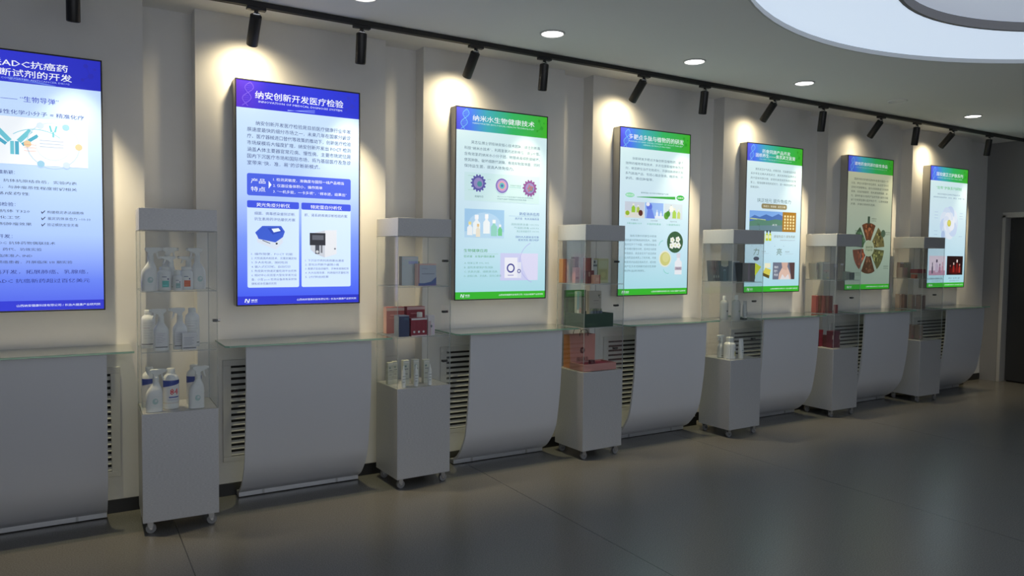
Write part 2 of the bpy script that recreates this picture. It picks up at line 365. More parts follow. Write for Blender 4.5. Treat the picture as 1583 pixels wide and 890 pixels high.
# ------------------------------------------------------------------ radiator niches: grille, curved cover, glass shelf
PROF = [(-.306, .905), (-.305, .80), (-.302, .68), (-.295, .56), (-.284, .45), (-.263, .31), (-.240, .214), (-.195, .135), (-.150, .082), (-.115, .052), (-.054, .019)]
for i in range(0, 8):
    if i == 0: continue
    c = bay_c(i); nm = BAYS[i-1]
    g = thing('radiator_grille', 'white louvred wall grille behind the curved cover under the '+nm, 'grille', (c, 0, .20), 0, 'radiator grilles')
    mb = MB(); wv = .43
    for x0, x1, z0, z1 in ((-wv, wv, .56, .595), (-wv, wv, 0, .03), (-wv, -wv+.045, .03, .56), (wv-.045, wv, .03, .56)): mb.box(x0, x1, -.014, 0, z0, z1, M['grille'])
    mb.build('grille_frame', g, bevel=.002)
    mb = MB(); mb.box(-wv+.045, wv-.045, -.003, 0, .03, .56, M['grille_dark'])
    mb.build('back_plate', g)
    mb = MB()
    for k in range(15):
        z = .046+k*.0352
        mb.add([(-wv+.044, -.013, z-.011), (wv-.044, -.013, z-.011), (wv-.044, -.004, z+.007), (-wv+.044, -.004, z+.007), (-wv+.044, -.0115, z-.012), (wv-.044, -.0115, z-.012), (wv-.044, -.0025, z+.006), (-wv+.044, -.0025, z+.006)],
               [(0, 1, 2, 3), (4, 7, 6, 5), (0, 4, 5, 1), (3, 2, 6, 7)], M['grille'])
    mb.build('louvres', g)
    t = thing('radiator_cover', 'white radiator cover curving back at the floor, under the '+nm, 'radiator cover', (c, 0, 0), 0, 'curved radiator covers')
    mb = MB(); hw = .358; th = .016
    # smooth the profile
    pts = []
    for k in range(len(PROF)-1):
        p0, p1, p2, p3 = PROF[max(k-1, 0)], PROF[k], PROF[k+1], PROF[min(k+2, len(PROF)-1)]
        for q in range(4):
            u = q/4
            pts.append(tuple(.5*(2*p1[a]+(p2[a]-p0[a])*u+(2*p0[a]-5*p1[a]+4*p2[a]-p3[a])*u*u+(3*p1[a]-p0[a]-3*p2[a]+p3[a])*u**3) for a in (0, 1)))
    pts.append(PROF[-1])
    back = []
    for k, (y, z) in enumerate(pts):
        a, b = pts[max(k-1, 0)], pts[min(k+1, len(pts)-1)]; dy, dz = b[0]-a[0], b[1]-a[1]; l = math.hypot(dy, dz)
        back.append((y-dz/l*th, z+dy/l*th))
    n = len(pts)
    vs = [(-hw, y, z) for y, z in pts]+[(hw, y, z) for y, z in pts]+[(-hw, y, z) for y, z in back]+[(hw, y, z) for y, z in back]
    fs = []
    for k in range(n-1):
        fs += [(k, k+1, n+k+1, n+k), (2*n+k, 3*n+k, 3*n+k+1, 2*n+k+1)]
    mb.add(vs, fs, M['white_panel'], True)
    mb.add(vs, [(k, 2*n+k, 2*n+k+1, k+1) for k in range(n-1)]+[(n+k, n+k+1, 3*n+k+1, 3*n+k) for k in range(n-1)]+[(0, n, 3*n, 2*n), (n-1, 3*n-1, 4*n-1, 2*n-1)], M['white_panel'])
    mb.build('curved_panel', t)
    mb = MB(); mb.box(-hw, hw, -.075, -.011, .004, .030, M['rail']); mb.build('bottom_rail', t, bevel=.002)
    for sx in (-.22, .22):
        mb = MB(); mb.box(sx-.006, sx+.006, -.079, -.074, .006, .032, M['fork']); mb.build('rail_clip', t)
    for sx in (-.24, .24):
        mb = MB(); mb.box(sx-.012, sx+.012, -.292, 0, .872, .903, M['fork']); mb.build('wall_bracket', t, bevel=.002)
    t = thing('glass_shelf', 'green-edged glass shelf on the radiator cover under the '+nm, 'glass shelf', (c, 0, .905), 0, 'glass shelves')
    mb = MB(); a, b, dd, th = -.468, (.480 if i < 5 else .420), -.335, .010
    R = .02
    ol = [(a, 0), (a, dd+R), (a+R, dd), (b-R*.2, dd), (b, dd+R*.2), (b, 0)]
    nn = len(ol)
    mb.add([(x, y, 0) for x, y in ol]+[(x, y, th) for x, y in ol], [tuple(range(nn)), tuple(range(nn, 2*nn))[::-1]], M['glass_shelf'])
    mb.add([(x, y, 0) for x, y in ol]+[(x, y, th) for x, y in ol], [(j, (j+1) % nn, (j+1) % nn+nn, j+nn) for j in range(nn)], M['glass_edge'])
    mb.build('glass_plate', t)

# ------------------------------------------------------------------ display posters
PW, PH, PZ = .7296, 1.2890, 1.1086
def poster_x(i): return -.56914+PITCH*(i-1)
class Poster:
    def __init__(s, i, label, lit=True, e=.86):
        s.t = thing('poster_display', label, 'poster display', (poster_x(i), 0, PZ), 0)
        s.lit = lit; s.e = e
        mb = MB(); mb.box(0, PW, -.0785, -.0015, 0, PH, M['housing']); mb.build('housing', s.t, bevel=.004)
        mb = MB(); b = .007
        for x0, x1, z0, z1 in ((0, PW, 0, b), (0, PW, PH-b, PH), (0, b, b, PH-b), (PW-b, PW, b, PH-b)): mb.box(x0, x1, -.0815, -.0784, z0, z1, M['bezel'])
        mb.build('bezel', s.t, bevel=.001)
        s.sec = 'title_lettering'; s.let = MB()
    def y(s, k): return -(.0788+.0003*k)
    def ink(s, c, e=None): return pr(c, s.e if e is None else e) if s.lit else pr(c, 0, 'paper')
    def X(s, u): return u*PW
    def Zc(s, t): return (1-t)*PH
    def band(s, name, t0, t1, m, u0=.0096, u1=.9904, k=0):
        mb = MB(); mb.rect(s.X(u0), s.X(u1), s.Zc(t1), s.Zc(t0), s.y(k), m); return mb.build(name, s.t)
    def tx(s, body, u0, t, size, c, u1=None, bold=0., align='l', mb=None, k=4):
        """t = base line; size in fractions of the height"""
        text(mb or s.let, body, s.X(u0), s.Zc(t), size*PH, s.y(k), s.ink(c), None if u1 is None else (u1-u0)*PW, bold, align)
    def para(s, lines, u0, u1, t0, dt, c, size=None, indent=.06, last=None):
        s.flush('paragraph_lettering')
        for j, l in enumerate(lines):
            a = u0+(indent if j == 0 else 0); b = u1 if (j < len(lines)-1 or last is None) else last
            s.tx(l, a, t0+dt*j, size or dt*.62, c, b)
        s.flush('caption_lettering')
    def flush(s, nxt):
        if s.let.v: s.let.build(s.sec, s.t)
        s.let = MB(); s.sec = nxt
    def finish(s): s.flush('')
    def pic(s, name='picture', label=None):
        return Pic(s, name, label)
class Pic:
    def __init__(s, p, name, label): s.p = p; s.mb = MB(); s.name = name; s.label = label; s.k = 2
    def c(s, c): return s.p.ink(c)
    def yy(s): s.k += .25; return s.p.y(s.k)
    def rect(s, u0, u1, t0, t1, c): s.mb.rect(s.p.X(u0), s.p.X(u1), s.p.Zc(t1), s.p.Zc(t0), s.yy(), s.c(c)); return s
    def rrect(s, u0, u1, t0, t1, r, c):
        x0, x1, z0, z1 = s.p.X(u0), s.p.X(u1), s.p.Zc(t1), s.p.Zc(t0); pts = []
        for cx, cz, a in ((x1-r, z1-r, 0), (x0+r, z1-r, 90), (x0+r, z0+r, 180), (x1-r, z0+r, 270)):
            for q in range(7): th = math.radians(a+15*q); pts.append((cx+r*math.cos(th), cz+r*math.sin(th)))
        s.mb.poly(pts, s.yy(), s.c(c)); return s
    def poly(s, pts, c): s.mb.poly([(s.p.X(u), s.p.Zc(t)) for u, t in pts], s.yy(), s.c(c)); return s
    def ell(s, u, t, ru, c, rt=None, n=24): s.mb.ell(s.p.X(u), s.p.Zc(t), ru*PW, (ru*PW if rt is None else rt*PH), s.yy(), s.c(c), n); return s
    def ring(s, u, t, r0, r1, c, a0=0, a1=2*PI): s.mb.ringp(s.p.X(u), s.p.Zc(t), r0*PW, r1*PW, s.yy(), s.c(c), 28, a0, a1); return s
    def line(s, u0, t0, u1, t1, w_, c): s.mb.line(s.p.X(u0), s.p.Zc(t0), s.p.X(u1), s.p.Zc(t1), w_, s.yy(), s.c(c)); return s
    def text(s, body, u0, t, size, c, u1=None, bold=0., align='l'): s.p.tx(body, u0, t, size, c, u1, bold, align, s.mb, s.k+.3); s.k += .25; return s
    def bottle(s, u, t0, t1, w_, c, capc):
        h = t1-t0; s.poly([(u-w_/2, t1), (u-w_/2, t0+h*.42), (u-w_*.2, t0+h*.3), (u-w_*.2, t0+h*.2), (u+w_*.2, t0+h*.2), (u+w_*.2, t0+h*.3), (u+w_/2, t0+h*.42), (u+w_/2, t1)], c)
        s.rect(u-w_*.26, u+w_*.26, t0, t0+h*.22, capc); return s
    def done(s):
        o = s.mb.build(s.name, s.p.t)
        if s.label: o['label'] = s.label
        return o
def dna(p, c, c2):
    """pale helix printed in the left of a title band"""
    q = p.pic('helix_print'); q.k = .6
    P0 = []
    for side in (0, PI):
        last = None
        for j in range(25):
            f = j/24; t = .012+f*.105; u = .115-.035*f*1.2+.032*math.sin(f*7+side)
            if last: q.line(last[0], last[1], u, t, .0045, c)
            last = (u, t)
    for j in range(1, 12):
        f = j/12; t = .012+f*.105; u = .115-.042*f; a = .032*math.sin(f*7)
        if abs(a) > .012: q.line(u-a, t, u+a, t, .002, c2)
    q.done()
def hexes(p, c):
    q = p.pic('molecule_print'); q.k = .6
    for u, t, r in ((.90, .030, .016), (.93, .068, .020), (.955, .04, .010), (.88, .085, .012)): q.ell(u, t, r, c, n=6)
    q.line(.90, .03, .93, .068, .003, c).line(.93, .068, .88, .085, .003, c); q.done()
FOOT = '山西纳安健康科技有限公司 / 长治大健康产业研究院'
def footer(p, col, y0=.957):
    p.band('footer_band', y0, .9945, col, k=.5)
    W_ = (235, 245, 255)
    q = p.pic('logo'); q.k = 1.2
    u, t = .062, .984; a, h = .036, .016
    q.poly([(u, t), (u+.006, t-h), (u+.013, t-h), (u+.007, t)], W_).poly([(u+.010, t-h), (u+.017, t-h), (u+.031, t), (u+.024, t)], W_).poly([(u+.028, t), (u+.034, t-h), (u+.041, t-h), (u+.035, t)], W_).line(u+.012, t+.002, u+.036, t+.002, .0012, W_)
    q.text('纳安', .112, .979, .0115, W_, .16, .02); q.text('NAAN HEALTH', .112, .985, .0045, W_, .16); q.done()
    k_ = p.sec; p.flush('footer_lettering'); p.tx(FOOT, .47, .9795, .0105, W_, .968); p.flush('title_lettering' if k_ == 'title_lettering' else 'caption_lettering')
INKB, INKD, WH = (38, 48, 110), (60, 66, 90), (245, 250, 255)

# --- 1: blue, partly cut by the frame
p = Poster(1, 'tall lit blue poster about antibody drugs, cut by the left edge of the photo', True, .95)
p.band('screen', .0054, .9945, ramp_print('screen_blue_cut', [(0, (74, 92, 232)), (.12, (104, 132, 244)), (.3, (170, 200, 255)), (.55, (188, 216, 255)), (.8, (196, 222, 255)), (1, (188, 214, 252))]))
p.band('header_band', .0054, .123, ramp_print('header_blue_cut', [(0, (52, 60, 214)), (.6, (48, 54, 200)), (1, (42, 48, 186))], 0), k=.4)
q = p.pic('wave_print'); q.k = .8
for j in range(5): q.line(.45, .100+.004*j, .72, .121, .0011, (120, 150, 240))
q.done(); hexes(p, (44, 46, 176))
p.tx('抗体偶联ADC抗癌药', .12, .062, .030, WH, .792, .022); p.tx('及伴随诊断试剂的开发', .12, .098, .030, WH, .815, .022)
p.tx('ANTIBODY-DRUG CONJUGATED ANTICANCER DRUG', .20, .112, .009, (170, 190, 250), .80)
p.flush('subtitle_lettering'); p.tx('药物 —— “生物导弹”', .30, .192, .024, (52, 66, 190), .735, .008)
p.tx('抗体 + 毒性化学小分子 = 精准化疗', .24, .242, .0185, (52, 66, 150), .885, .004)
q = p.pic('diagram_picture'); q.rect(.10, .905, .252, .432, (240, 246, 252))
TL = (112, 196, 214)
for sx in (-1, 1):
    q.line(.475+sx*.025, .345, .475+sx*.095, .300, .022, TL).line(.475+sx*.045, .335+.022, .475+sx*.135, .296+.022, .016, (80, 170, 200))
q.line(.463, .345, .463, .395, .016, TL).line(.490, .345, .490, .395, .016, (80, 170, 200))
q.ring(.70, .352, .150, .158, (200, 220, 236)).ring(.70, .352, .10, .104, (214, 228, 240)).ell(.70, .352, .098, (228, 238, 248))
q.ring(.60, .42, .22, .224, (120, 200, 220), .9, 2.2)
for a in range(6):
    an = a*PI/3; q.ell(.70+.150*math.cos(an), .352-.150*.566*math.sin(an), .022, [(226, 200, 160), (150, 200, 230), (200, 220, 240)][a % 3])
q.line(.68, .276, .69, .300, .008, TL).line(.72, .276, .71, .300, .008, TL).line(.70, .30, .70, .32, .008, TL)
for j in range(3): q.line(.62, .335+.012*j, .76, .335+.012*j, .002, (150, 170, 200))
for j in range(3): q.line(.53, .355+.012*j, .60, .355+.012*j, .002, (220, 150, 130))
q.done()
p.flush('section_lettering'); p.tx('靶点精准新颖：', .30, .470, .016, INKB, .475, .012)
for j, (l, a, b) in enumerate((('类型：膜蛋白、抗体抗原结合后，实验内表', .16, .835), ('特异肿瘤系表达，与肿瘤恶性程度密切相关', .14, .835), ('已验证明基成药性', .18, .555))): p.tx(l, a, .500+.0245*j, .0125, INKD, b)
p.flush('section_lettering'); p.tx('设备和检验：', .30, .592, .016, INKB, .475, .012)
for j, (l, b, r, rb) in enumerate((('特异性抗体 T320', .555, '✔ 构建稳定表达细胞株', .875), ('表达纯化工艺', .50, '✔ 鉴定抗体亲合力 ~10-10', .915), ('抗体抑制肿瘤效果', .565, '✔ 验证模抗安全无毒', .84))):
    p.tx(l, .27, .616+.0245*j, .0125, INKD, b); p.tx(r, .62, .616+.0245*j, .0125, INKD, rb)
p.flush('section_lettering'); p.tx('新药开发：', .30, .714, .016, INKB, .455, .012)
for j, (l, b) in enumerate((('T320-ADC 抗体药物偶联技术', .70), ('抗毒性、药代、功效实验', .62), ('中美欧临床准入 IND', .565), ('晚期至颈癌患者，开展临床 I/II 期实验', .80))): p.tx(l, .27, .738+.0245*j, .0125, INKD, b)
p.flush('closing_lettering'); p.tx('卵巢癌开发，拓展肺癌、乳腺癌，', .26, .851, .0175, (40, 50, 130), .895); p.tx('纳安 ADC 抗癌新药超过百亿美元', .26, .886, .0175, (40, 50, 130), .905)
footer(p, ramp_print('footer_blue_cut', [(0, (52, 62, 220)), (1, (46, 54, 200))], 0)); p.finish()

# --- 2: blue, medical testing
p = Poster(2, 'tall lit blue poster with a blue tabletop analyser and a white box instrument', True, 1.0)
p.band('screen', .0054, .9945, ramp_print('screen_blue', [(0, (60, 84, 240)), (.10, (84, 112, 246)), (.3, (122, 152, 250)), (.5, (182, 208, 255)), (.7, (200, 226, 255)), (1, (206, 230, 255))]))
p.band('header_band', .0054, .125, ramp_print('header_blue', [(0, (92, 52, 206)), (.25, (60, 56, 214)), (.6, (52, 62, 222)), (1, (44, 54, 204))], 0), k=.4)
dna(p, (120, 90, 224), (110, 80, 220)); hexes(p, (48, 54, 192))
q = p.pic('wave_print'); q.k = .8
for j in range(6): q.line(.40, .121-.001*j, .62, .104+.003*j, .001, (150, 170, 250))
q.done()
p.tx('纳安创新开发医疗检验', .15, .078, .036, WH, .855, .024); p.tx('INNOVATION OF MEDICAL DIGNOSIS SYSTEM', .175, .0975, .0125, (225, 232, 255), .845, .01)
p.para(['纳安创新开发医疗检验是目前医疗健康行业中发', '展速度最快的细分市场之一，未来几年在国家分级诊', '疗、医疗器械进口替代等政策的推动下，创新医疗检验', '市场规模将大幅度扩增，纳安创新开发出 POCT 检测', '涵盖人体主要器官常见病、慢性病，主要市场定位是', '国内下沉医疗市场和国际市场，将为基层医疗及急诊', '室带来“快，准，易”的诊断新模式。'], .088, .920, .196, .0292, INKB, .0205, .065, .66)
q = p.pic('feature_panel'); q.rrect(.085, .920, .410, .508, .012, (74, 98, 226))
q.text('产品', .115, .452, .0235, WH, .225, .008).text('特点', .115, .488, .0235, WH, .225, .008).poly([(.25, .440), (.272, .457), (.25, .474)], WH)
for j, (l, b) in enumerate((('1. 检测灵敏度，准确度与国际一线产品相当', .86), ('2. 仪器设备体积小，操作简单', .68), ('3. “一机多能，一卡多项”，“样本进，结果出”', .885))): q.text(l, .285, .438+.0268*j, .0155, WH, b)
q.done()
for u0, u1, ttl, sub, lst in ((.085, .488, '荧光免疫分析仪', ['细菌、病毒感染鉴别诊断,', '抗生素用药评估最优方案'], ['1. 操作简便，POCT 功能', '2. 光热高高内标技术，无需定期定标', '3. 多人份包装，随时检测', '4. 嵌入式打印机，自动打印', '5. 免疫荧光快速定量检测平台优势', '6. 相对中心实验室大型化学发光设', '备，小型 poct 检测设备具有采样快', '捷和成本低廉的优势']),
                             (.508, .920, '特定蛋白分析仪', ['肝、肾系统疾病诊断检验方案'], ['1. 下沉诊疗的利用用最出通道', '2. 变化比例新升级随小扁', '3. 搬便式全自动操作，多种体液微检测', '4. 大大应用场景，利用临时定量检测', '5. 2分钟出结果'])):
    q = p.pic('product_card', None); q.rrect(u0, u1, .535, .918, .010, (206, 228, 255)).rrect(u0, u1, .530, .562, .008, (62, 84, 224))
    w_ = .26; q.text(ttl, (u0+u1)/2-w_/2, .5555, .0190, WH, (u0+u1)/2+w_/2, .012)
    for j, l in enumerate(sub): q.text(l, u0+.055-(.03 if len(sub) == 1 else 0), .592+.025*j, .0150, (70, 84, 150), u1-(.03 if len(sub) == 2 else .03))
    if u0 < .3:
        q.poly([(.145, .672), (.20, .642), (.345, .640), (.375, .665), (.36, .690), (.30, .715), (.17, .700)], (58, 92, 206)).poly([(.155, .680), (.17, .700), (.30, .715), (.36, .690), (.36, .715), (.305, .748), (.16, .715)], (212, 222, 236))
        q.poly([(.24, .652), (.33, .646), (.36, .665), (.28, .680)], (44, 74, 186)).poly([(.27, .654), (.325, .650), (.342, .662), (.288, .670)], (226, 238, 250)).ell(.31, .72, .008, (40, 44, 60)).line(.20, .706, .26, .720, .004, (70, 74, 90))
    else:
        q.poly([(.70, .655), (.80, .652), (.80, .765), (.70, .782)], (222, 226, 234)).poly([(.58, .672), (.70, .655), (.70, .782), (.62, .765), (.58, .745)], (196, 202, 214)).rect(.575, .705, .668, .725, (44, 46, 56)).rect(.595, .69, .678, .700, (92, 96, 108))
        q.rect(.62, .655, .725, .765, (70, 74, 86)).rect(.665, .68, .725, .760, (112, 116, 126)).ell(.637, .755, .012, (200, 204, 210)).ell(.785, .74, .007, (90, 96, 110))
    n_ = len(lst)
    for j, l in enumerate(lst): q.text(l, u0+.03, (.772 if u0 < .3 else .800)+.0190*j, .0118, (92, 104, 160), min(u1-.02, u0+.03+.0215*len(l)))
    q.done()
footer(p, ramp_print('footer_blue', [(0, (46, 58, 214)), (1, (40, 50, 196))], 0)); p.finish()

# --- shared look of the green posters
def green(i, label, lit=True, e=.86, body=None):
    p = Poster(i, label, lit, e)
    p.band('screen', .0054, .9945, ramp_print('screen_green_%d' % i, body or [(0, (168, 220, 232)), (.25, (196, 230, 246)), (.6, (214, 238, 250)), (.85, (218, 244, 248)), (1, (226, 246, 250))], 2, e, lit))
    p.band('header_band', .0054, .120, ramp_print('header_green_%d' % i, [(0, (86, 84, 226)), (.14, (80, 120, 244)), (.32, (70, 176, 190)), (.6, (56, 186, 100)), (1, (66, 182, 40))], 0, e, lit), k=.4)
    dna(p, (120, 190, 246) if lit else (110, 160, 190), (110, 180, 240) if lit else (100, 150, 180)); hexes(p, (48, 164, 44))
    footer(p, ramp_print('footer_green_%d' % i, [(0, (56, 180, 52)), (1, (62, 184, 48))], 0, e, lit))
    return p
GR = (70, 160, 90)
# --- 3
p = green(3, 'tall lit blue-green poster with virus cells, bottles and round zero shapes')
p.tx('纳米水生物健康技术', .175, .066, .033, WH, .845, .024); p.tx('NANOWATER BIOLOGICAL HEALTH TECHNOLOGY', .175, .084, .0115, (210, 240, 236), .84, .008)
p.para(['吴志弘博士领衔纳安核心技术团队，自主创新高', '科技“纳米水技术”，利用氢氧元达到电位，高 pH 值、', '含有效氢的纳米水小分子团，物理病毒细胞膜破坏、', '使其肿胀、破坏细胞代谢酶，有效抑制致病菌。同时', '保持益生菌，提高人体免疫力。'], .092, .912, .186, .0305, (86, 112, 128), .0185, .07, .62)
q = p.pic('virus_picture'); q.rect(.095, .912, .334, .482, (206, 236, 240))
for u, t, c in ((.24, .388, (96, 92, 168)), (.80, .398, (140, 84, 150))):
    for a in range(14): q.ell(u+.072*math.cos(a*PI/7), t-.072*.566*math.sin(a*PI/7), .010, c, n=8)
    q.ell(u, t, .068, c).ell(u, t, .050, (150, 140, 196)).ell(u+.012, t+.004, .026, (84, 150, 160))
for a in range(9): q.ell(.80+.03*math.cos(a*2.4)*(.4+a/12), .398-.03*.566*math.sin(a*2.4)*(.4+a/12), .009, (186, 110, 120), n=8)
q.ell(.49, .394, .068, (128, 104, 186)).ell(.49, .394, .056, (178, 160, 214)).ell(.49, .394, .042, (230, 160, 176)).ell(.49, .394, .030, (104, 186, 190)).ell(.49, .394, .014, (80, 110, 180))
q.line(.57, .398, .70, .400, .002, (120, 190, 180)).text('物理破坏细胞膜', .58, .393, .009, (110, 160, 160), .70)
for (a, b, t) in ((.13, .20, .352), (.33, .37, .366), (.13, .19, .425)): q.line(a, t, b, t, .002, (150, 200, 170))
q.text('病毒形态', .20, .462, .012, (80, 120, 130), .29); q.text('纳米水小分子团物理破坏病毒细胞膜使其肿胀', .44, .455, .0085, (110, 150, 160), .84); q.text('并破坏细胞代谢酶有效抑制致病菌', .44, .468, .0085, (110, 150, 160), .76); q.done()
q = p.pic('bottles_picture'); q.rect(.100, .520, .523, .672, (164, 206, 240)).ell(.31, .60, .17, (184, 218, 246), .060)
q.rect(.100, .520, .640, .672, (186, 220, 244))
for u, t0, t1, w_, c, cc in ((.155, .590, .660, .055, (240, 246, 250), (238, 224, 150)), (.225, .553, .655, .075, (240, 248, 252), (250, 252, 255)), (.33, .548, .650, .07, (240, 248, 252), (250, 252, 255)), (.41, .576, .662, .065, (150, 214, 200), (246, 250, 252)), (.475, .60, .660, .045, (120, 206, 150), (240, 246, 246)), (.24, .600, .668, .045, (236, 230, 214), (230, 200, 150))): q.bottle(u, t0, t1, w_, c, cc)
q.done()
BL = (70, 110, 176)
p.tx('防疫消杀应用', .69, .545, .0185, BL, .912, .008); q = p.pic('rule_print'); q.line(.57, .552, .912, .552, .0015, (140, 180, 220)); q.done()
p.tx('高浓度 · 免洗消毒用液', .64, .569, .0125, BL, .912)
for j, l in enumerate(('国标释氯含量 >99.99%', '气溶胶消毒 ≥99.9%', '真正脱臭量可于 >99.99%')): p.tx(l, .60+.03*j, .600+.0185*j, .012, (130, 176, 176), .912)
p.tx('随时人人群安全可靠', .65, .668, .0125, BL, .912); p.tx('医安无忧 随行呵护', .68, .684, .0125, BL, .912)
p.flush('section_lettering'); p.tx('生物健康应用', .095, .747, .0185, GR, .34, .008); q = p.pic('rule_print'); q.line(.095, .757, .46, .757, .0015, (140, 200, 160)); q.done()
p.tx('低浓度 · 女性护理抗菌液', .095, .775, .0125, GR, .42)
for j, l in enumerate(('A. 除灰尘率 99%, 99%', 'B. 温和柔顺保护及润肤', 'C. 抗炎抗菌，细胞更活跃', 'D. 去除口臭，牙齿炎，促伤口愈合')): p.tx(l, .10, .810+.0225*j, .0125, (120, 176, 170), .36+.045*(j % 4))
q = p.pic('care_picture'); q.rect(.482, .905, .752, .898, (206, 210, 246)).poly([(.70, .752), (.905, .752), (.905, .898), (.80, .898), (.74, .84)], (222, 222, 250)).ring(.90, .80, .20, .205, (180, 180, 236), 2.0, 4.4)
q.rect(.53, .672, .775, .885, (238, 240, 252)).rect(.672, .715, .80, .886, (226, 230, 248)).ring(.598, .832, .030, .044, (70, 72, 150)).ring(.690, .848, .012, .020, (80, 82, 156)).rect(.565, .63, .868, .872, (150, 150, 200))
q.mb_scale = None; q.done(); p.finish()
# --- 4
p = green(4, 'tall lit green poster with a pale slope wedge and round flower and tea photos')
p.tx('多靶点多肽与植物药的研发', .125, .068, .034, WH, .895, .02); p.tx('RESEARCH AND DEVELOPMENT OF MULTI TARGET', .125, .085, .011, (200, 240, 236), .885, .006); p.tx('HERBAL EXTRACT PROTEIN', .32, .1, .011, (200, 240, 236), .70, .006)
p.para(['创新研发多靶点多肽创新型植物药，基于', '独特的植物萃取技术，多方位提取植物有效成', '分，明显靶位治疗功效成分，开展创新药物功能', '系列高端产品，包括心脑血管病、糖尿病、抗', '衰药、痛症肿瘤等。'], .085, .900, .188, .0295, (100, 124, 140), .0175, .09, .47)
q = p.pic('wedge_picture'); q.poly([(.245, .406), (.79, .392), (.79, .410), (.245, .4085)], (62, 170, 70)).ell(.15, .398, .062, (150, 226, 180), .014).ell(.865, .398, .058, (44, 176, 60), .016)
q.text('原料药', .10, .403, .012, WH, .20).text('创新药', .82, .403, .012, WH, .91).text('植物药由小分子到大药物的全产业链', .30, .384, .010, (60, 120, 110), .69); q.done()
for k, (u0, u1) in enumerate(((.085, .35), (.36, .62), (.635, .90))):
    q = p.pic('product_picture'); q.rect(u0, u1, .437, .532, [(206, 214, 226), (150, 186, 246), (210, 226, 236)][k])
    if k == 0: q.rect(.085, .35, .492, .532, (226, 226, 216)).bottle(.20, .448, .500, .05, (156, 206, 60), (238, 240, 226)).bottle(.265, .455, .500, .04, (176, 200, 90), (238, 240, 226)).ell(.30, .502, .030, (96, 52, 44), .018).ell(.12, .505, .028, (156, 190, 50), .014).rect(.235, .25, .47, .49, (220, 226, 160))
    if k == 1: q.ell(.42, .462, .040, (96, 120, 226)).poly([(.38, .532), (.40, .475), (.46, .478), (.50, .532)], (112, 140, 232)).rect(.50, .62, .515, .532, (226, 236, 250)).bottle(.53, .478, .520, .03, (236, 244, 252), (206, 220, 246)).bottle(.585, .485, .520, .03, (226, 238, 252), (206, 220, 246)).ell(.40, .447, .026, (236, 240, 250), .012)
    if k == 2: q.line(.655, .525, .735, .445, .006, (76, 110, 70)).ell(.665, .512, .035, (96, 160, 60), .022).ell(.69, .50, .03, (70, 140, 50), .018).bottle(.78, .462, .526, .055, (170, 210, 90), (226, 230, 214)).bottle(.845, .470, .526, .045, (196, 214, 120), (226, 230, 214)).ell(.735, .468, .03, (236, 240, 236), .02)
    q.text(('中医药', '小分子药物', '多肽大分子产品')[k], (u0+u1)/2-.05, .549, .0095, (110, 130, 140), (u0+u1)/2+.05); q.text(('多靶点植物小分子', '多肽药物重复', '小肽植物成分')[k], u0+.03, .570, .0115, (96, 180, 150), u1-.03); q.done()
p.para(['独有无数中药原生中研发', '国家级中药种类研究院人，独有', '全方位多个个中国，中草药特效治', '方合理论整合中药，技术应与研发', '中国造后，具全自主可个自主研发', '主动药品技术质上了的开发，开发', '制度测试自适应相关方式，成功检', '测产生多方可研研究成功生到研', '制作出的材料。'], .090, .53, .645, .0262, (104, 140, 150), .0150, .07, .38)
q = p.pic('flower_photo'); q.ell(.80, .672, .118, (58, 96, 66))
for u, t in ((.76, .66), (.84, .655), (.80, .69), (.75, .695), (.85, .692)):
    for a in range(5): q.ell(u+.020*math.cos(a*1.257), t-.020*.566*math.sin(a*1.257), .015, (236, 240, 236), n=10)
    q.ell(u, t, .008, (206, 210, 120), n=10)
q.done()
q = p.pic('tea_photo'); q.ell(.66, .776, .090, (226, 232, 220)).ell(.66, .776, .074, (206, 206, 130)).ell(.67, .768, .05, (216, 216, 150)); q.done()
q = p.pic('bottle_photo'); q.bottle(.855, .74, .873, .105, (232, 236, 244), (214, 216, 230)).rect(.805, .905, .825, .845, (186, 176, 190)).text('纳肽源', .82, .84, .012, (110, 90, 120), .89)
q.done(); q = p.pic('arrow_print'); q.ring(.63, .70, .06, .066, (120, 206, 196), 1.6, 3.0).ring(.70, .83, .06, .066, (120, 206, 196), 3.4, 5.0); q.done(); p.finish()
# --- 5
p = green(5, 'tall lit green poster with a mountain photo and bright yellow packs')
p.tx('药食同源产品开发', .265, .060, .028, WH, .765, .016); p.tx('固根养生——黄芪灵芝医膏', .155, .089, .028, WH, .855, .016); p.tx('DEVELOPMENT OF MEDICINE AND FOOD HOMOLOGOUS PRODUCTS', .22, .106, .008, (206, 240, 236), .79)
p.para(['黄芪灵芝补气养血，药食同源，无副毒性固本培，', '采多年生北美人参及灵芝，黄芪及枸杞滋养功法', '用于固本利肺功效，能使机体受损的免疫功能恢', '复上，增强细胞增殖和抵抗力，是一种良性养生食', '保健滋补。'], .075, .885, .178, .0300, (110, 132, 134), .0170, .08, .235)
p.tx('扶正培元 提升免疫力', .20, .388, .0290, (96, 128, 126), .80, .004)
q = p.pic('badge_print'); q.rrect(.275, .73, .398, .432, .018, (150, 138, 98)).text('免疫力 · 氨基酸 · 灵芝多糖', .31, .421, .015, (244, 240, 216), .70, .01); q.done()
q = p.pic('mountain_photo'); q.rect(.075, .905, .448, .584, (132, 178, 240))
q.poly([(.075, .50), (.16, .478), (.25, .490), (.36, .470), (.47, .485), (.58, .463), (.66, .478), (.66, .584), (.075, .584)], (84, 122, 190)).poly([(.075, .522), (.22, .505), (.40, .512), (.52, .500), (.66, .505), (.66, .584), (.075, .584)], (96, 140, 120)).poly([(.075, .552), (.30, .545), (.66, .540), (.66, .584), (.075, .584)], (110, 140, 150))
q.rect(.655, .905, .448, .584, (170, 124, 44))
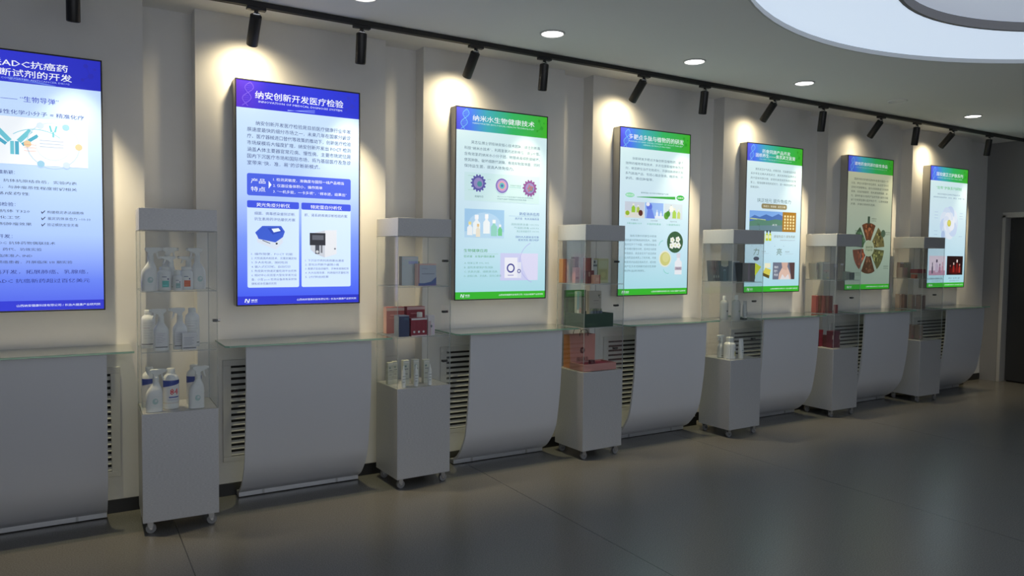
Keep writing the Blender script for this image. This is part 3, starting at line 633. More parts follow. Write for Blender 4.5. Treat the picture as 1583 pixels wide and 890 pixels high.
for a in range(4):
    for b in range(5): q.rect(.685+.052*a, .715+.052*a, .470+.021*b, .484+.021*b, (240, 226, 170))
q.text('灵芝', .47, .545, .014, (230, 236, 246), .56); q.done()
q = p.pic('pack_photo'); q.poly([(.075, .505), (.10, .498), (.36, .505), (.36, .585), (.075, .585)], (206, 222, 50)).poly([(.075, .505), (.10, .498), (.36, .505), (.35, .512)], (226, 236, 120)).line(.21, .53, .23, .565, .006, (60, 70, 30)).line(.235, .535, .25, .56, .004, (60, 70, 30)).line(.245, .57, .26, .575, .004, (60, 70, 30))
for u in (.385, .44): q.bottle(u, .578, .648, .045, (196, 214, 50), (40, 44, 40)).rect(u-.018, u+.018, .61, .632, (240, 244, 180))
q.rect(.10, .345, .60, .66, (220, 232, 70)); q.done()
p.flush('slogan_lettering'); p.tx('提增免疫力·提免养颜', .51, .625, .021, (140, 150, 130), .895, .006); p.tx('均衡营养天天滋补元气', .62, .645, .009, (150, 160, 160), .90)
q = p.pic('caption_print'); q.text('“', .12, .70, .03, (120, 140, 150)).text('力', .16, .742, .052, (110, 134, 110), .255).text('”', .27, .70, .03, (120, 140, 150)).text('“', .52, .70, .03, (120, 140, 150)).text('亮', .565, .742, .052, (110, 134, 110), .66).text('”', .68, .70, .03, (120, 140, 150)).line(.30, .735, .43, .735, .002, (170, 190, 190)).text('壮根基', .30, .725, .01, (140, 150, 150), .37).text('养容颜', .72, .725, .01, (140, 150, 150), .80).line(.72, .735, .87, .735, .002, (170, 190, 190)); q.done()
q = p.pic('product_photo'); q.poly([(.10, .85), (.20, .80), (.30, .825), (.20, .885)], (206, 222, 60)).poly([(.10, .85), (.20, .885), (.20, .91), (.10, .875)], (90, 100, 40)).ell(.21, .77, .05, (84, 90, 108), .014).poly([(.33, .865), (.37, .83), (.47, .845), (.45, .885)], (214, 206, 90)).poly([(.33, .865), (.45, .885), (.44, .905), (.325, .885)], (96, 84, 36)).rect(.36, .46, .800, .832, (238, 236, 206)); q.done()
q = p.pic('portrait_photo'); q.rect(.505, .905, .795, .912, (112, 118, 138)).poly([(.61, .912), (.62, .87), (.66, .84), (.70, .815), (.76, .815), (.80, .85), (.83, .88), (.84, .912)], (222, 190, 176)).poly([(.66, .795), (.68, .84), (.76, .85), (.78, .795)], (210, 176, 162)).poly([(.64, .912), (.68, .875), (.73, .90), (.79, .875), (.82, .912)], (226, 222, 226)).poly([(.80, .795), (.905, .795), (.905, .912), (.85, .912)], (88, 66, 66))
q.text('美从内', .53, .835, .020, WH, .60).text('而外', .53, .862, .020, WH, .59).text('养出来', .53, .888, .02, WH, .60); q.done(); p.finish()
# --- 6 (switched off; spotlight glow and warm top are put into its colours)
p = green(6, 'switched-off green-grey poster with a round food wheel, spotlight glow painted in', True, .58, [(0, (150, 172, 158)), (.3, (172, 194, 176)), (.7, (196, 206, 182)), (1, (216, 218, 176))])
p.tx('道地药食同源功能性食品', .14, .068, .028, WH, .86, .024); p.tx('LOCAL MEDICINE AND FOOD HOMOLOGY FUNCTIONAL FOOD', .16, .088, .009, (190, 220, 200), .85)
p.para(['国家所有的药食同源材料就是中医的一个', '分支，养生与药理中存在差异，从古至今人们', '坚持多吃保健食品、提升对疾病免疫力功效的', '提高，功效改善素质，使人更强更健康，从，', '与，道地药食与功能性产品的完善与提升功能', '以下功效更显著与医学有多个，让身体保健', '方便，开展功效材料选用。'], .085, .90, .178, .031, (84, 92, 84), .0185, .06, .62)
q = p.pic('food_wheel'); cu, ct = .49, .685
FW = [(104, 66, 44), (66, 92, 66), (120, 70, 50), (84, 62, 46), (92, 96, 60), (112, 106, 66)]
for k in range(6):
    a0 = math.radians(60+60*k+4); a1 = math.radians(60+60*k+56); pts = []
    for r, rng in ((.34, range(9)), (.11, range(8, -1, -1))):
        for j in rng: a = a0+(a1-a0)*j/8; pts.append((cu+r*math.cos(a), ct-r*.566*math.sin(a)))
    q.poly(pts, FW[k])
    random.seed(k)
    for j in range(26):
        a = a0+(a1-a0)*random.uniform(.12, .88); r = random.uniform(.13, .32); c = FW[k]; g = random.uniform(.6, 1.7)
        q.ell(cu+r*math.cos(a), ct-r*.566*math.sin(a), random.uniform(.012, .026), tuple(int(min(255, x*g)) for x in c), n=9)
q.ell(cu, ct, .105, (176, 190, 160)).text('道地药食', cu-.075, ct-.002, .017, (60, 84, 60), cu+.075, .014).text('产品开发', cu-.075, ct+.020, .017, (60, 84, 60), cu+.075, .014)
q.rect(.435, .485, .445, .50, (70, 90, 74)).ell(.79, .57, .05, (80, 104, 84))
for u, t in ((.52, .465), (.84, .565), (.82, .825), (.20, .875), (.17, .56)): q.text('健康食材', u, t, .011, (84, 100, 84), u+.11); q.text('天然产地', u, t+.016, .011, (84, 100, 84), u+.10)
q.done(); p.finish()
# --- 7
p = green(7, 'tall lit poster with one large white flower, the farthest poster on the wall', True, .84)
p.tx('国妆健芷兰护肤系列', .16, .078, .034, WH, .855, .024); p.tx('CHINESE MEDICINE SKIN CARE SERIES', .17, .098, .010, (206, 240, 236), .84)
p.flush('subtitle_lettering'); p.tx('“壮年”护肤系列研制', .16, .185, .028, (90, 190, 110), .83, .014); p.tx('纳安护肤配方采用科学组合方式', .20, .232, .0135, (104, 130, 150), .80); p.tx('皮肤清洁滋润修护，补水、美白、多效一体', .10, .258, .0135, (104, 130, 150), .92)
q = p.pic('flower_picture')
for a in range(9):
    an = a*2*PI/9; q.ell(.53+.135*math.cos(an), .46-.135*.566*math.sin(an), .112, [(214, 230, 250), (226, 238, 253), (202, 220, 248)][a % 3])
for a in range(7):
    an = a*2*PI/7+.3; q.ell(.53+.075*math.cos(an), .455-.075*.566*math.sin(an), .080, [(238, 244, 255), (226, 236, 252)][a % 2])
q.ell(.53, .462, .050, (206, 206, 90)).ell(.53, .458, .034, (226, 220, 110)).poly([(.42, .55), (.34, .585), (.31, .60), (.40, .575)], (150, 200, 160))
q.ell(.38, .56, .05, (180, 202, 236), .035)
for u, t in ((.14, .375), (.14, .40), (.14, .425), (.80, .375), (.80, .40), (.80, .42), (.14, .53), (.80, .57), (.14, .56)): q.line(u, t, u+.09, t, .003, (160, 186, 206))
q.done()
q = p.pic('cosmetics_photo'); q.rect(.05, .475, .735, .895, (226, 212, 228)).rect(.05, .475, .855, .895, (190, 150, 176)).bottle(.14, .79, .88, .035, (96, 88, 110), (70, 64, 86)).bottle(.25, .765, .87, .075, (206, 190, 214), (80, 70, 96)).bottle(.33, .80, .875, .05, (176, 130, 160), (120, 90, 120)).bottle(.40, .785, .875, .035, (206, 150, 170), (190, 120, 140)).text('新品 “焕肤礼盒”', .10, .925, .014, (96, 110, 130), .42).text('水光精华', .14, .946, .011, (120, 140, 150), .36); q.done()
q = p.pic('red_product_photo'); q.rect(.515, .945, .735, .893, (40, 22, 24)).ell(.74, .86, .15, (84, 22, 20), .025).bottle(.70, .79, .87, .05, (150, 40, 34), (226, 200, 190)).bottle(.79, .765, .87, .06, (120, 26, 24), (240, 226, 220)).bottle(.86, .80, .875, .045, (170, 60, 50), (206, 150, 140)).bottle(.61, .81, .875, .05, (80, 16, 18), (150, 90, 80)).text('焕活 “红参礼盒”', .57, .925, .014, (96, 110, 130), .89).text('滋养修护系列', .60, .946, .011, (120, 140, 150), .86); q.done()
p.finish()

# ------------------------------------------------------------------ display cabinets on casters
CABS = [(.296, -.446, -.019), (1.666, -.395, .039), (3.024, -.416, .041), (4.407, -.464, .021), (5.785, -.384, -.005), (7.160, -.366, -.019)]
CW, CD, CT, CC, CB, CZ = .357, .318, 1.632, 1.523, .611, .062
SH = (1.2165, .914)      # undersides of the two inner shelves
CNAME = ['grey display cabinet on casters holding white spray bottles, nearest the left edge', 'grey display cabinet holding red and dark blue cartons and slim white bottles', 'grey display cabinet holding a peach shopping bag and a dark green gift box', 'grey display cabinet holding dark slim boxes above clear and white bottles',
         'grey display cabinet holding white cartons above two rows of dark red boxes', 'farthest grey display cabinet, holding pale pink cartons, near the end wall']
CLIPS = {1: [1.059], 2: [1.376, 1.057, .746], 3: [1.376, 1.061, .751], 4: [1.061, .756], 5: [1.055], 6: [1.054]}
M['clip'] = mat('dark_hinge_metal', (.05, .05, .05), .35, metal=.6)
def pane(t, x0, x1, y0, y1, z0, z1, axis, name):
    mb = MB(); P = [(x0, y0, z0), (x1, y0, z0), (x1, y1, z0), (x0, y1, z0), (x0, y0, z1), (x1, y0, z1), (x1, y1, z1), (x0, y1, z1)]
    Fc = {'y-': (0, 1, 5, 4), 'x+': (1, 2, 6, 5), 'y+': (2, 3, 7, 6), 'x-': (3, 0, 4, 7), 'z-': (3, 2, 1, 0), 'z+': (4, 5, 6, 7)}
    for k, f in Fc.items(): mb.add([P[i] for i in f], [(0, 1, 2, 3)], M['pane'] if k[0] == axis else M['pane_edge'])
    return mb.build(name, t)
for k, (cx, cy, ca) in enumerate(CABS):
    t = thing('display_cabinet', CNAME[k], 'display cabinet', (cx, cy, 0), ca, 'display cabinets on casters')
    mb = MB(); mb.box(0, CW, 0, CD, CZ, CB, M['silver']); mb.build('base', t, bevel=.0015)
    mb = MB(); mb.box(0, CW, 0, CD, CC, CT, M['silver']); mb.build('top_cap', t, bevel=.0015)
    g = .005
    pane(t, 0, CW, 0, g, CB, CC, 'y', 'front_pane')
    pane(t, 0, CW, CD-g, CD, CB, CC, 'y', 'back_pane')
    pane(t, 0, g, g, CD-g, CB, CC, 'x', 'side_pane'); d = pane(t, CW-g, CW, g, CD-g, CB, CC, 'x', 'glass_door')
    for z in SH: pane(t, g, CW-g, g, CD-g, z, z+.005, 'z', 'inner_shelf')
    for z in CLIPS[k+1]:
        mb = MB(); mb.box(CW-.012, CW+.012, .074, .100, z-.007, z+.007, M['clip']); mb.cyl((CW+.010, .087, z), (CW+.024, .087, z), .008, M['chrome'] if k == 0 else M['clip'], 14); mb.build('door_clip', d, bevel=.001)
    for wx, wy in ((.035, .035), (CW-.035, .035), (.035, CD-.035), (CW-.035, CD-.035)):
        mb = MB(); mb.box(wx-.020, wx+.020, wy-.020, wy+.020, CZ-.004, CZ, M['fork'])
        for s in (-1, 1): mb.prism([(wx-.014, CZ-.004), (wx+.014, CZ-.004), (wx+.014, .040), (wx+.009, .018), (wx-.003, .018), (wx-.012, .038)], wy+s*.0125-.0015, wy+s*.0125+.0015, M['fork'])
        c = mb.build('caster', t, bevel=.0008)
        mb = MB(); mb.cyl((wx+.003, wy-.009, .024), (wx+.003, wy+.009, .024), .024, M['wheel'], 24); mb.cyl((wx+.003, wy-.0145, .024), (wx+.003, wy+.0145, .024), .005, M['chrome'], 12); mb.build('wheel', c, bevel=.002)

# ------------------------------------------------------------------ goods on the cabinet shelves
LV = {'t': SH[0]+.0052, 'm': SH[1]+.0052, 'b': CB+.0015}
def item(name, label, cat, cab, lv, x, y, rz=0., group=None):
    cx, cy, ca = CABS[cab-1]
    return thing(name, label, cat, (cx+x*math.cos(ca)-y*math.sin(ca), cy+x*math.sin(ca)+y*math.cos(ca), LV[lv]), ca+rz, group)
def pm(c, rough=.5): return srgb_cache(c, rough)
_sc = {}; GAIN = 1.75     # shelf goods are paler than they look in the dim room
def srgb_cache(c, rough=.5):
    if (c, rough) not in _sc: _sc[(c, rough)] = mat('paint_%02x%02x%02x' % c, tuple(min(.88, x*GAIN) for x in lin(c)), rough)
    return _sc[(c, rough)]
def sring(cx, hw, hd, z, n=28, e=3.2):
    out = []
    for j in range(n):
        a = 2*PI*j/n; c, s = math.cos(a), math.sin(a)
        out.append((cx+hw*math.copysign(abs(c)**(2/e), c), hd*math.copysign(abs(s)**(2/e), s), z))
    return out
GREYT = (110, 116, 120)
def trigger_head(t, cx, z0, z1, d, m):
    h = z1-z0; mb = MB(); f = lambda q: [(cx+d*x, z0+z*h) for x, z in q]
    a = f([(-.011, 0), (.011, 0), (.012, .28), (.034, .52), (.045, .62), (.046, .92), (.040, 1.0), (-.020, 1.0), (-.027, .88), (-.024, .62), (-.012, .42)])
    mb.prism(a if d > 0 else a[::-1], -.010, .010, m); o = mb.build('trigger_head', t, bevel=.002)
    mb = MB(); a = f([(.022, .50), (.032, .52), (.034, .05), (.040, -.30), (.033, -.32), (.026, .02)]); mb.prism(a if d > 0 else a[::-1], -.006, .006, m); mb.build('trigger', o, bevel=.0015)
    mb = MB(); mb.cyl((cx+d*.044, 0, z0+h*.77), (cx+d*.053, 0, z0+h*.77), .0075, m, 16); mb.build('nozzle', o)
def spray_bottle(label, cab, lv, x, y, d=1, h=.216, w=.074, dep=.048, style='slant', rz=0, group='white trigger spray bottles', emblem=(150, 172, 168), small=False):
    t = item('spray_bottle', label, 'spray bottle', cab, lv, x, y, rz, group); hw, hd = w/2, dep/2; B = .70*h
    mb = MB(); rr = []
    if style == 'slant':                                    # shoulder rising towards one side
        for f, cx, q in ((0, 0, .93), (.02, 0, 1), (.50, 0, 1), (.60, .02, .98), (.70, .07, .90), (.79, .16, .74), (.87, .22, .55), (.95, .22, .40), (1, .22, .34)): rr.append(sring(cx*d*hw*1.0, q*hw, hd*min(1, q+.15), f*B))
        nx = .22*d*hw
    else:
        for f, q in ((0, .93), (.02, 1), (.66, 1), (.72, .97), (.80, .80), (.88, .56), (.95, .42), (1, .38)): rr.append(sring(0, q*hw, hd*min(1, q+.1), f*B))
        nx = 0
    mb.loft(rr, M['white']); mb.build('bottle_body', t)
    mb = MB(); prof = []
    for k in range(6): z = B-.002+.0045*k; prof += [(z, .0150), (z+.0022, .0150), (z+.0024, .0140), (z+.0044, .0140)]
    mb.lathe(prof, M['cap'], nx, 0, 22); mb.build('collar', t)
    trigger_head(t, nx, B+.022, h, d, M['cap'])
    # printed front
    mb = MB(); y_ = -hd-.0006
    if style == 'slant':
        z = B*.36; mb.ell(.004, z, .013, .015, y_, pm(emblem)); mb.ell(.007, z+.003, .006, .006, y_-.0002, pm((186, 200, 190))); mb.line(-.012, z-.022, .018, z-.022, .0012, y_, pm((170, 180, 180))); mb.line(-.010, z+.026, .016, z+.026, .002, y_, pm((190, 196, 196))); mb.line(-.012, z-.026, .016, z-.026, .0012, y_, pm((180, 190, 190)))
    else:
        mb.rect(-hw*.74, hw*.74, B*.14, B*.64, y_, pm((206, 208, 208)))
        for k in range(6): mb.line(-hw*.62, B*.58-k*.0088, hw*(.5-.18*(k % 3)), B*.58-k*.0088, .0016, y_-.0003, pm((142, 144, 150)))
        mb.line(-hw*.78, B*.125, hw*.78, B*.125, .0032, y_-.0002, pm((30, 32, 36)))
    mb.build('label_print', t); return t
def arc(mb, r, a0, a1, z0, z1, m, n=14, dz0=0., dz1=0.):
    """curved patch on a bottle, front = -y; dz tilt its lower / upper edge"""
    vs = []
    for j in range(n+1):
        f = j/n; a = a0+(a1-a0)*f
        vs += [(r*math.sin(a), -r*math.cos(a), z0+dz0*f), (r*math.sin(a), -r*math.cos(a), z1+dz1*f)]
    mb.add(vs, [(2*j, 2*j+2, 2*j+3, 2*j+1) for j in range(n)], m, True)
def capped_bottle(name, label, cab, lv, x, y, h, r, group=None, lab='lines', body=None, rz=0, capr=.5, cap_h=.10, caps=None):
    t = item(name, label, 'bottle', cab, lv, x, y, rz, group); bm = body or M['white']; B = h*(1-cap_h)
    mb = MB(); mb.lathe([(0, r*.94), (.003, r), (B*.10, r), (B*.80, r), (B*.86, r*.95), (B*.92, r*.80), (B*.96, r*.58), (B, r*capr*.86)], bm, n=32); mb.build('bottle_body', t)
    mb = MB(); mb.lathe([(B-.002, r*capr), (h-.003, r*capr), (h, r*capr*.88)], caps or M['cap'], n=28); mb.build('cap', t)
    mb = MB(); R = r+.0006
    if lab == 'lines':
        for k in range(7): arc(mb, R, -.75, .75-.3*(k % 3), B*.74-k*.013, B*.74-k*.013+.0022, pm((150, 140, 146) if k == 2 else (170, 172, 172)))
        arc(mb, R, -1.1, 1.1, B*.115, B*.115+.0035, pm((30, 32, 36)))
    elif lab == '84':
        lb = MB(); arc(lb, R, -1.35, 1.35, B*.20, B*.80, pm((206, 214, 220))); l_ = lb.build('paper_label', t)
        lb = MB(); arc(lb, R+.0004, -1.35, 1.35, B*.60, B*.795, pm((38, 56, 128)), dz0=B*.10); lb.build('blue_band', l_)
        lb = MB(); text(lb, '84', -.008, B*.40, .044, 0, pm((196, 60, 66)), .040, .03, 'l', (R+.0008, 0)); arc(lb, R+.0006, -.35, .95, B*.315, B*.345, pm((52, 70, 140))); arc(lb, R+.0006, -.5, .9, B*.255, B*.265, pm((120, 130, 160))); lb.build('lettering', l_)
        arc(mb, R, -1.4, 1.4, B*.165, B*.175, pm((170, 150, 130)))
    elif isinstance(lab, tuple):
        kind, c = lab
        if kind == 'badge': arc(mb, R, -.40, .55, B*.16, B*.46, pm(c)); arc(mb, R, -.42, .2, B*.62, B*.66, pm((120, 124, 140))); arc(mb, R, .32, .50, B*.50, B*.57, pm((60, 64, 96))); arc(mb, R+.0003, -.3, .3, B*.22, B*.26, pm(tuple(min(255, int(v*1.25)) for v in c)))
        if kind == 'dark': arc(mb, R, -.2, .5, B*.40, B*.47, pm(c)); arc(mb, R, .1, .4, B*.24, B*.27, pm((90, 94, 96)))
    mb.build('label_print', t); return t
def carton(label, cab, lv, x, y, w, d, h, col, prints=(), rz=0, tilt=0., group=None, name='carton', side=None, top=None):
    """box standing with its front left foot at x, y; prints = (u0, u1, v0, v1, colour) or ('text', u, v, size, colour)"""
    t = item(name, label, 'box', cab, lv, x, y, rz, group)
    T = Matrix.Rotation(tilt, 4, 'Y') if tilt else None
    mb = MB(); mb.box(0, w, 0, d, 0, h, pm(col, .45), T)
    mb.build('box_body', t, bevel=.0008)
    if side:
        mb = MB(); vs = [(-.0005, 0.001, .001), (-.0005, d-.001, .001), (-.0005, d-.001, h-.001), (-.0005, .001, h-.001)]
        mb.add([T @ Vector(v) if T else v for v in vs], [(0, 3, 2, 1)], pm(side, .45)); o = mb.build('side_panel', t)
    if top:
        mb = MB(); mb.box(-.0004, w+.0004, -.0004, d, h*.90, h+.0005, pm(top, .45), T); mb.build('lid_flap', t)
    if prints:
        mb = MB(); k = 0
        for p_ in prints:
            k += 1; q = len(mb.v)
            if p_[0] == 'text': text(mb, p_[1], p_[2]*w, p_[3]*h, p_[4]*h, -.0006-.0002*k, pm(p_[5], .45))
            elif p_[0] == 'dot': mb.ell(p_[1]*w, p_[2]*h, p_[3]*w, p_[3]*w, -.0006-.0002*k, pm(p_[4], .45), 16)
            elif p_[0] == 'poly': mb.poly([(a*w, b*h) for a, b in p_[1]], -.0006-.0002*k, pm(p_[2], .45))
            else: mb.rect(p_[0]*w, p_[1]*w, p_[2]*h, p_[3]*h, -.0006-.0002*k, pm(p_[4], .45))
            if T: mb.v[q:] = [tuple(T @ Vector(v)) for v in mb.v[q:]]
        mb.build('front_print', t)
    return t
def lines(c, u0, u1, v1, n, dv=.06, th=.016): return [(u0, u1-(.12 if k % 2 else 0), v1-k*dv, v1-k*dv+th, c) for k in range(n)]

# --- cabinet 1
spray_bottle('white slant-shouldered spray bottle at the left end of the top shelf, first cabinet', 1, 't', .044, .050, 1, .216, .072)
spray_bottle('plain white spray bottle at the back middle of the top shelf, first cabinet', 1, 't', .148, .262, 1, .218, .068, style='round')
spray_bottle('white slant-shouldered spray bottle at the right end of the top shelf, first cabinet', 1, 't', .286, .150, -1, .217, .066)
spray_bottle('short white spray bottle, nozzle left, behind the bottle with the teal label', 1, 't', .152, .150, -1, .172, .062, style='round')
spray_bottle('short white spray bottle, nozzle left, behind the bottle with the orange label', 1, 't', .244, .215, -1, .172, .060, style='round')
capped_bottle('lotion_bottle', 'round-shouldered white bottle with a teal label patch on the top shelf', 1, 't', .116, .072, .120, .0335, None, ('badge', (92, 168, 160)), capr=.72, cap_h=.10)
capped_bottle('lotion_bottle', 'smallest white bottle, between the teal-label and orange-label bottles', 1, 't', .173, .046, .104, .0225, None, ('badge', (130, 160, 158)), capr=.62, cap_h=.22)
capped_bottle('lotion_bottle', 'round-shouldered white bottle with an orange label patch on the top shelf', 1, 't', .220, .104, .120, .0325, None, ('badge', (190, 92, 60)), capr=.72, cap_h=.10)
capped_bottle('capped_bottle', 'white capped bottle at the left end of the middle shelf, first cabinet', 1, 'm', .046, .190, .196, .035, 'white capped bottles', capr=.52)
spray_bottle('left of the two round-shouldered spray bottles on the middle shelf', 1, 'm', .096, .062, -1, .210, .072, .052, 'round')
spray_bottle('right of the two round-shouldered spray bottles on the middle shelf', 1, 'm', .186, .086, -1, .211, .070, .052, 'round')
capped_bottle('capped_bottle', 'white capped bottle at the right end of the middle shelf, first cabinet', 1, 'm', .254, .170, .203, .036, 'white capped bottles', capr=.52)
carton('low white printed box in front of the right capped bottle, middle shelf', 1, 'm', .190, .018, .068, .040, .086, (200, 202, 202), lines((140, 142, 150), .12, .8, .72, 6, .085, .025)+[(.06, .94, .10, .145, (32, 34, 40))])
capped_bottle('disinfectant_bottle', 'leftmost white bottle with a blue band and red 84', 1, 'b', .049, .205, .206, .036, 'bottles marked 84', '84', capr=.52)
capped_bottle('disinfectant_bottle', 'middle white bottle with a blue band and red 84, fully in view', 1, 'b', .143, .105, .206, .038, 'bottles marked 84', '84', capr=.52)
capped_bottle('disinfectant_bottle', 'rightmost white bottle with a blue band and red 84', 1, 'b', .262, .190, .206, .037, 'bottles marked 84', '84', capr=.52)
spray_bottle('white spray bottle at the front left of the lowest level, first cabinet', 1, 'b', .060, .048, 1, .214, .078)
spray_bottle('white spray bottle at the front right of the lowest level, first cabinet', 1, 'b', .258, .056, 1, .216, .076)

# --- cabinet 2
carton('taller pale carton standing behind the white carton with the blue wave', 2, 't', .096, .150, .110, .045, .180, (176, 186, 190), [(.05, .95, .90, .97, (196, 204, 206)), (.40, .95, .74, .84, (150, 156, 190)), ('dot', .10, .84, .05, (230, 232, 226)), ('dot', .10, .66, .05, (230, 232, 226))], side=(104, 108, 106))  # side panel colour is darkened to stand in for shade
carton('white carton with a blue wave and reddish side on the top shelf', 2, 't', .176, .085, .122, .055, .137, (158, 166, 176), [(0, 1, .93, 1, (196, 158, 150)), (0, .05, 0, 1, (160, 110, 110)), ('poly', [(0, .12), (.35, .12), (.7, .18), (1, .40), (1, 0), (0, 0)], (74, 92, 140)), ('poly', [(0, .03), (.6, .04), (1, .12), (1, 0), (0, 0)], (96, 90, 140)), (.18, .9, .52, .56, (126, 134, 150)), (.2, .5, .76, .79, (140, 144, 156))], side=(186, 160, 150))
carton('small green and orange carton half hidden at the back of the top shelf', 2, 't', .222, .225, .030, .030, .150, (116, 128, 104), [(0, 1, 0, .62, (170, 128, 104))])
RD_ = (142, 42, 52)
carton('dull red carton at the back left of the middle shelf, white stripe on top', 2, 'm', .032, .235, .120, .050, .165, (148, 70, 66), [(0, 1, .86, .97, (176, 150, 140)), (.2, .8, .68, .71, (190, 130, 124)), (.15, .6, .58, .60, (180, 110, 104))], side=(186, 140, 124))
carton('deep red carton at the back right of the middle shelf, pale stripe on top', 2, 'm', .162, .215, .124, .050, .166, (116, 30, 44), [(0, 1, .88, .99, (166, 134, 134)), (.2, .8, .72, .76, (160, 92, 100)), (.4, .7, .55, .60, (136, 70, 84))])
carton('dark blue carton with a grey side at the front of the middle shelf', 2, 'm', .022, .030, .068, .070, .128, (44, 54, 84), [(.02, .98, .97, 1, (140, 146, 150)), (.5, .9, .80, .88, (52, 84, 100)), (.48, .52, 0, .9, (52, 66, 100))], side=(104, 112, 118))
carton('deep red carton with three white dots at the front of the middle shelf', 2, 'm', .100, .028, .108, .055, .110, (120, 28, 44), [(.03, 1, .90, .99, (206, 190, 190)), (.03, 1, 0, .06, (200, 170, 172))]+[('dot', .2+.29*k, .24, .065, (206, 190, 196)) for k in range(3)]+[(.19+.29*k, .205+.29*k, .42, .85, (150, 70, 80)) for k in range(3)], side=(98, 26, 40))
capped_bottle('cream_jar', 'small dark bottle with a round white cap behind the three-dot carton', 2, 'm', .212, .140, .136, .022, None, 'none', pm((96, 100, 120), .35), capr=.78, cap_h=.26)
carton('slim white carton at the right end of the middle shelf, second cabinet', 2, 'm', .216, .030, .046, .046, .124, (186, 182, 182), [(.05, .45, 0, .72, (166, 150, 152)), (.35, .6, .40, .52, (90, 96, 104)), (.65, .95, .05, .6, (196, 176, 186))])
SG = 'slim white serum cartons'; SB = 'slim white serum bottles'
def slim_carton(label, x, y, w=.036, h=.136, c=(172, 174, 164)): carton(label, 2, 'b', x, y, w, .034, h, c, [(.1, .9, .9, .94, (190, 192, 182)), (.2, .8, .62, .66, (120, 124, 124)), (.15, .7, .42, .46, (132, 132, 128)), (.1, .9, .22, .25, (140, 140, 140)), (.2, .5, .72, .80, (104, 124, 120))], group=SG)
def serum(label, x, y, h=.131, r=.0125):
    t = item('serum_bottle', label, 'bottle', 2, 'b', x, y, 0, SB)
    mb = MB(); mb.lathe([(0, r*.95), (.002, r), (h*.60, r), (h*.63, r*.9), (h*.64, r*.6)], M['white'], n=24); mb.build('bottle_body', t)
    mb = MB(); mb.lathe([(h*.63, r*.92), (h*.72, r*.95), (h*.76, r*.80), (h*.86, r*.46), (h*.95, r*.40), (h, r*.18)], M['cap'], n=20); mb.build('dropper_cap', t)
    mb = MB()
    for k in range(3): arc(mb, r+.0005, -.8, .8-.3*k, h*(.50-.13*k), h*(.50-.13*k)+.004, pm((130, 134, 134)))
    mb.build('label_print', t)
slim_carton('leftmost slim white carton on the lowest level, second cabinet', .014, .170, .035, .133); slim_carton('slim white carton second from the left on the lowest level', .053, .178, .031, .137)
slim_carton('slim white carton behind the leftmost serum bottle', .094, .118, .040, .149); slim_carton('slim white carton behind the middle serum bottle', .158, .110, .038, .151); slim_carton('slim white carton behind the rightmost serum bottle', .226, .105, .040, .146)
serum('leftmost of three slim white serum bottles on the lowest level', .056, .036); serum('middle of three slim white serum bottles on the lowest level', .139, .036); serum('rightmost of three slim white serum bottles on the lowest level', .232, .036)

# --- cabinet 3
carton('orange-brown carton at the far left of the top shelf, third cabinet', 3, 't', .008, .262, .034, .044, .170, (160, 96, 52), [(.6, 1, 0, 1, (126, 66, 56))], side=(176, 130, 84))
carton('tall dusty pink carton beside the orange-brown one', 3, 't', .046, .250, .060, .045, .171, (150, 118, 108), [(.3, 1, .55, .95, (134, 104, 92)), (.35, .95, .08, .5, (150, 96, 92)), (0, .28, 0, 1, (150, 134, 128))])
carton('dark maroon carton behind the pink ones, top shelf', 3, 't', .108, .258, .040, .040, .186, (86, 46, 46))
carton('short rose carton in front of the dusty pink one', 3, 't', .064, .190, .046, .036, .112, (156, 106, 100), [(.8, 1, 0, 1, (190, 166, 160)), (.1, .7, .25, .4, (120, 52, 56))])
carton('tall white carton, brightest box on the third cabinet top shelf', 3, 't', .142, .192, .050, .045, .184, (166, 174, 172), [(0, .42, 0, 1, (190, 190, 182)), (.42, .46, 0, 1, (150, 156, 156))])
carton('rusty red carton right of the tall white carton', 3, 't', .112, .120, .040, .040, .180, (124, 66, 58), [(0, 1, .0, .28, (92, 30, 34)), (.1, .7, .28, .42, (150, 120, 110)), (.75, 1, .3, 1, (90, 56, 44))])
carton('white carton with a black print on the top shelf', 3, 't', .170, .140, .054, .040, .166, (150, 156, 150), [(0, .28, .2, 1, (190, 184, 174)), (.3, .95, .72, .80, (84, 90, 90)), (.4, .65, .86, .96, (60, 60, 62)), (.35, .75, .22, .30, (50, 66, 72))])
carton('tiny peach cube carton at the front of the top shelf', 3, 't', .118, .040, .050, .040, .062, (174, 134, 116), [(.2, .8, .3, .7, (186, 150, 128)), (.85, 1, 0, 1, (140, 60, 56))])
carton('small dark red carton stacked look behind the peach cube', 3, 't', .086, .082, .062, .034, .092, (92, 46, 44), [(.15, .4, .55, .9, (132, 110, 98))])
carton('wide pale yellow-green carton at the right of the top shelf', 3, 't', .248, .160, .098, .050, .176, (158, 160, 124), [(.08, .9, .12, .56, (146, 148, 104)), ('dot', .5, .34, .22, (158, 158, 108)), (.08, .9, .62, .9, (160, 166, 134))])
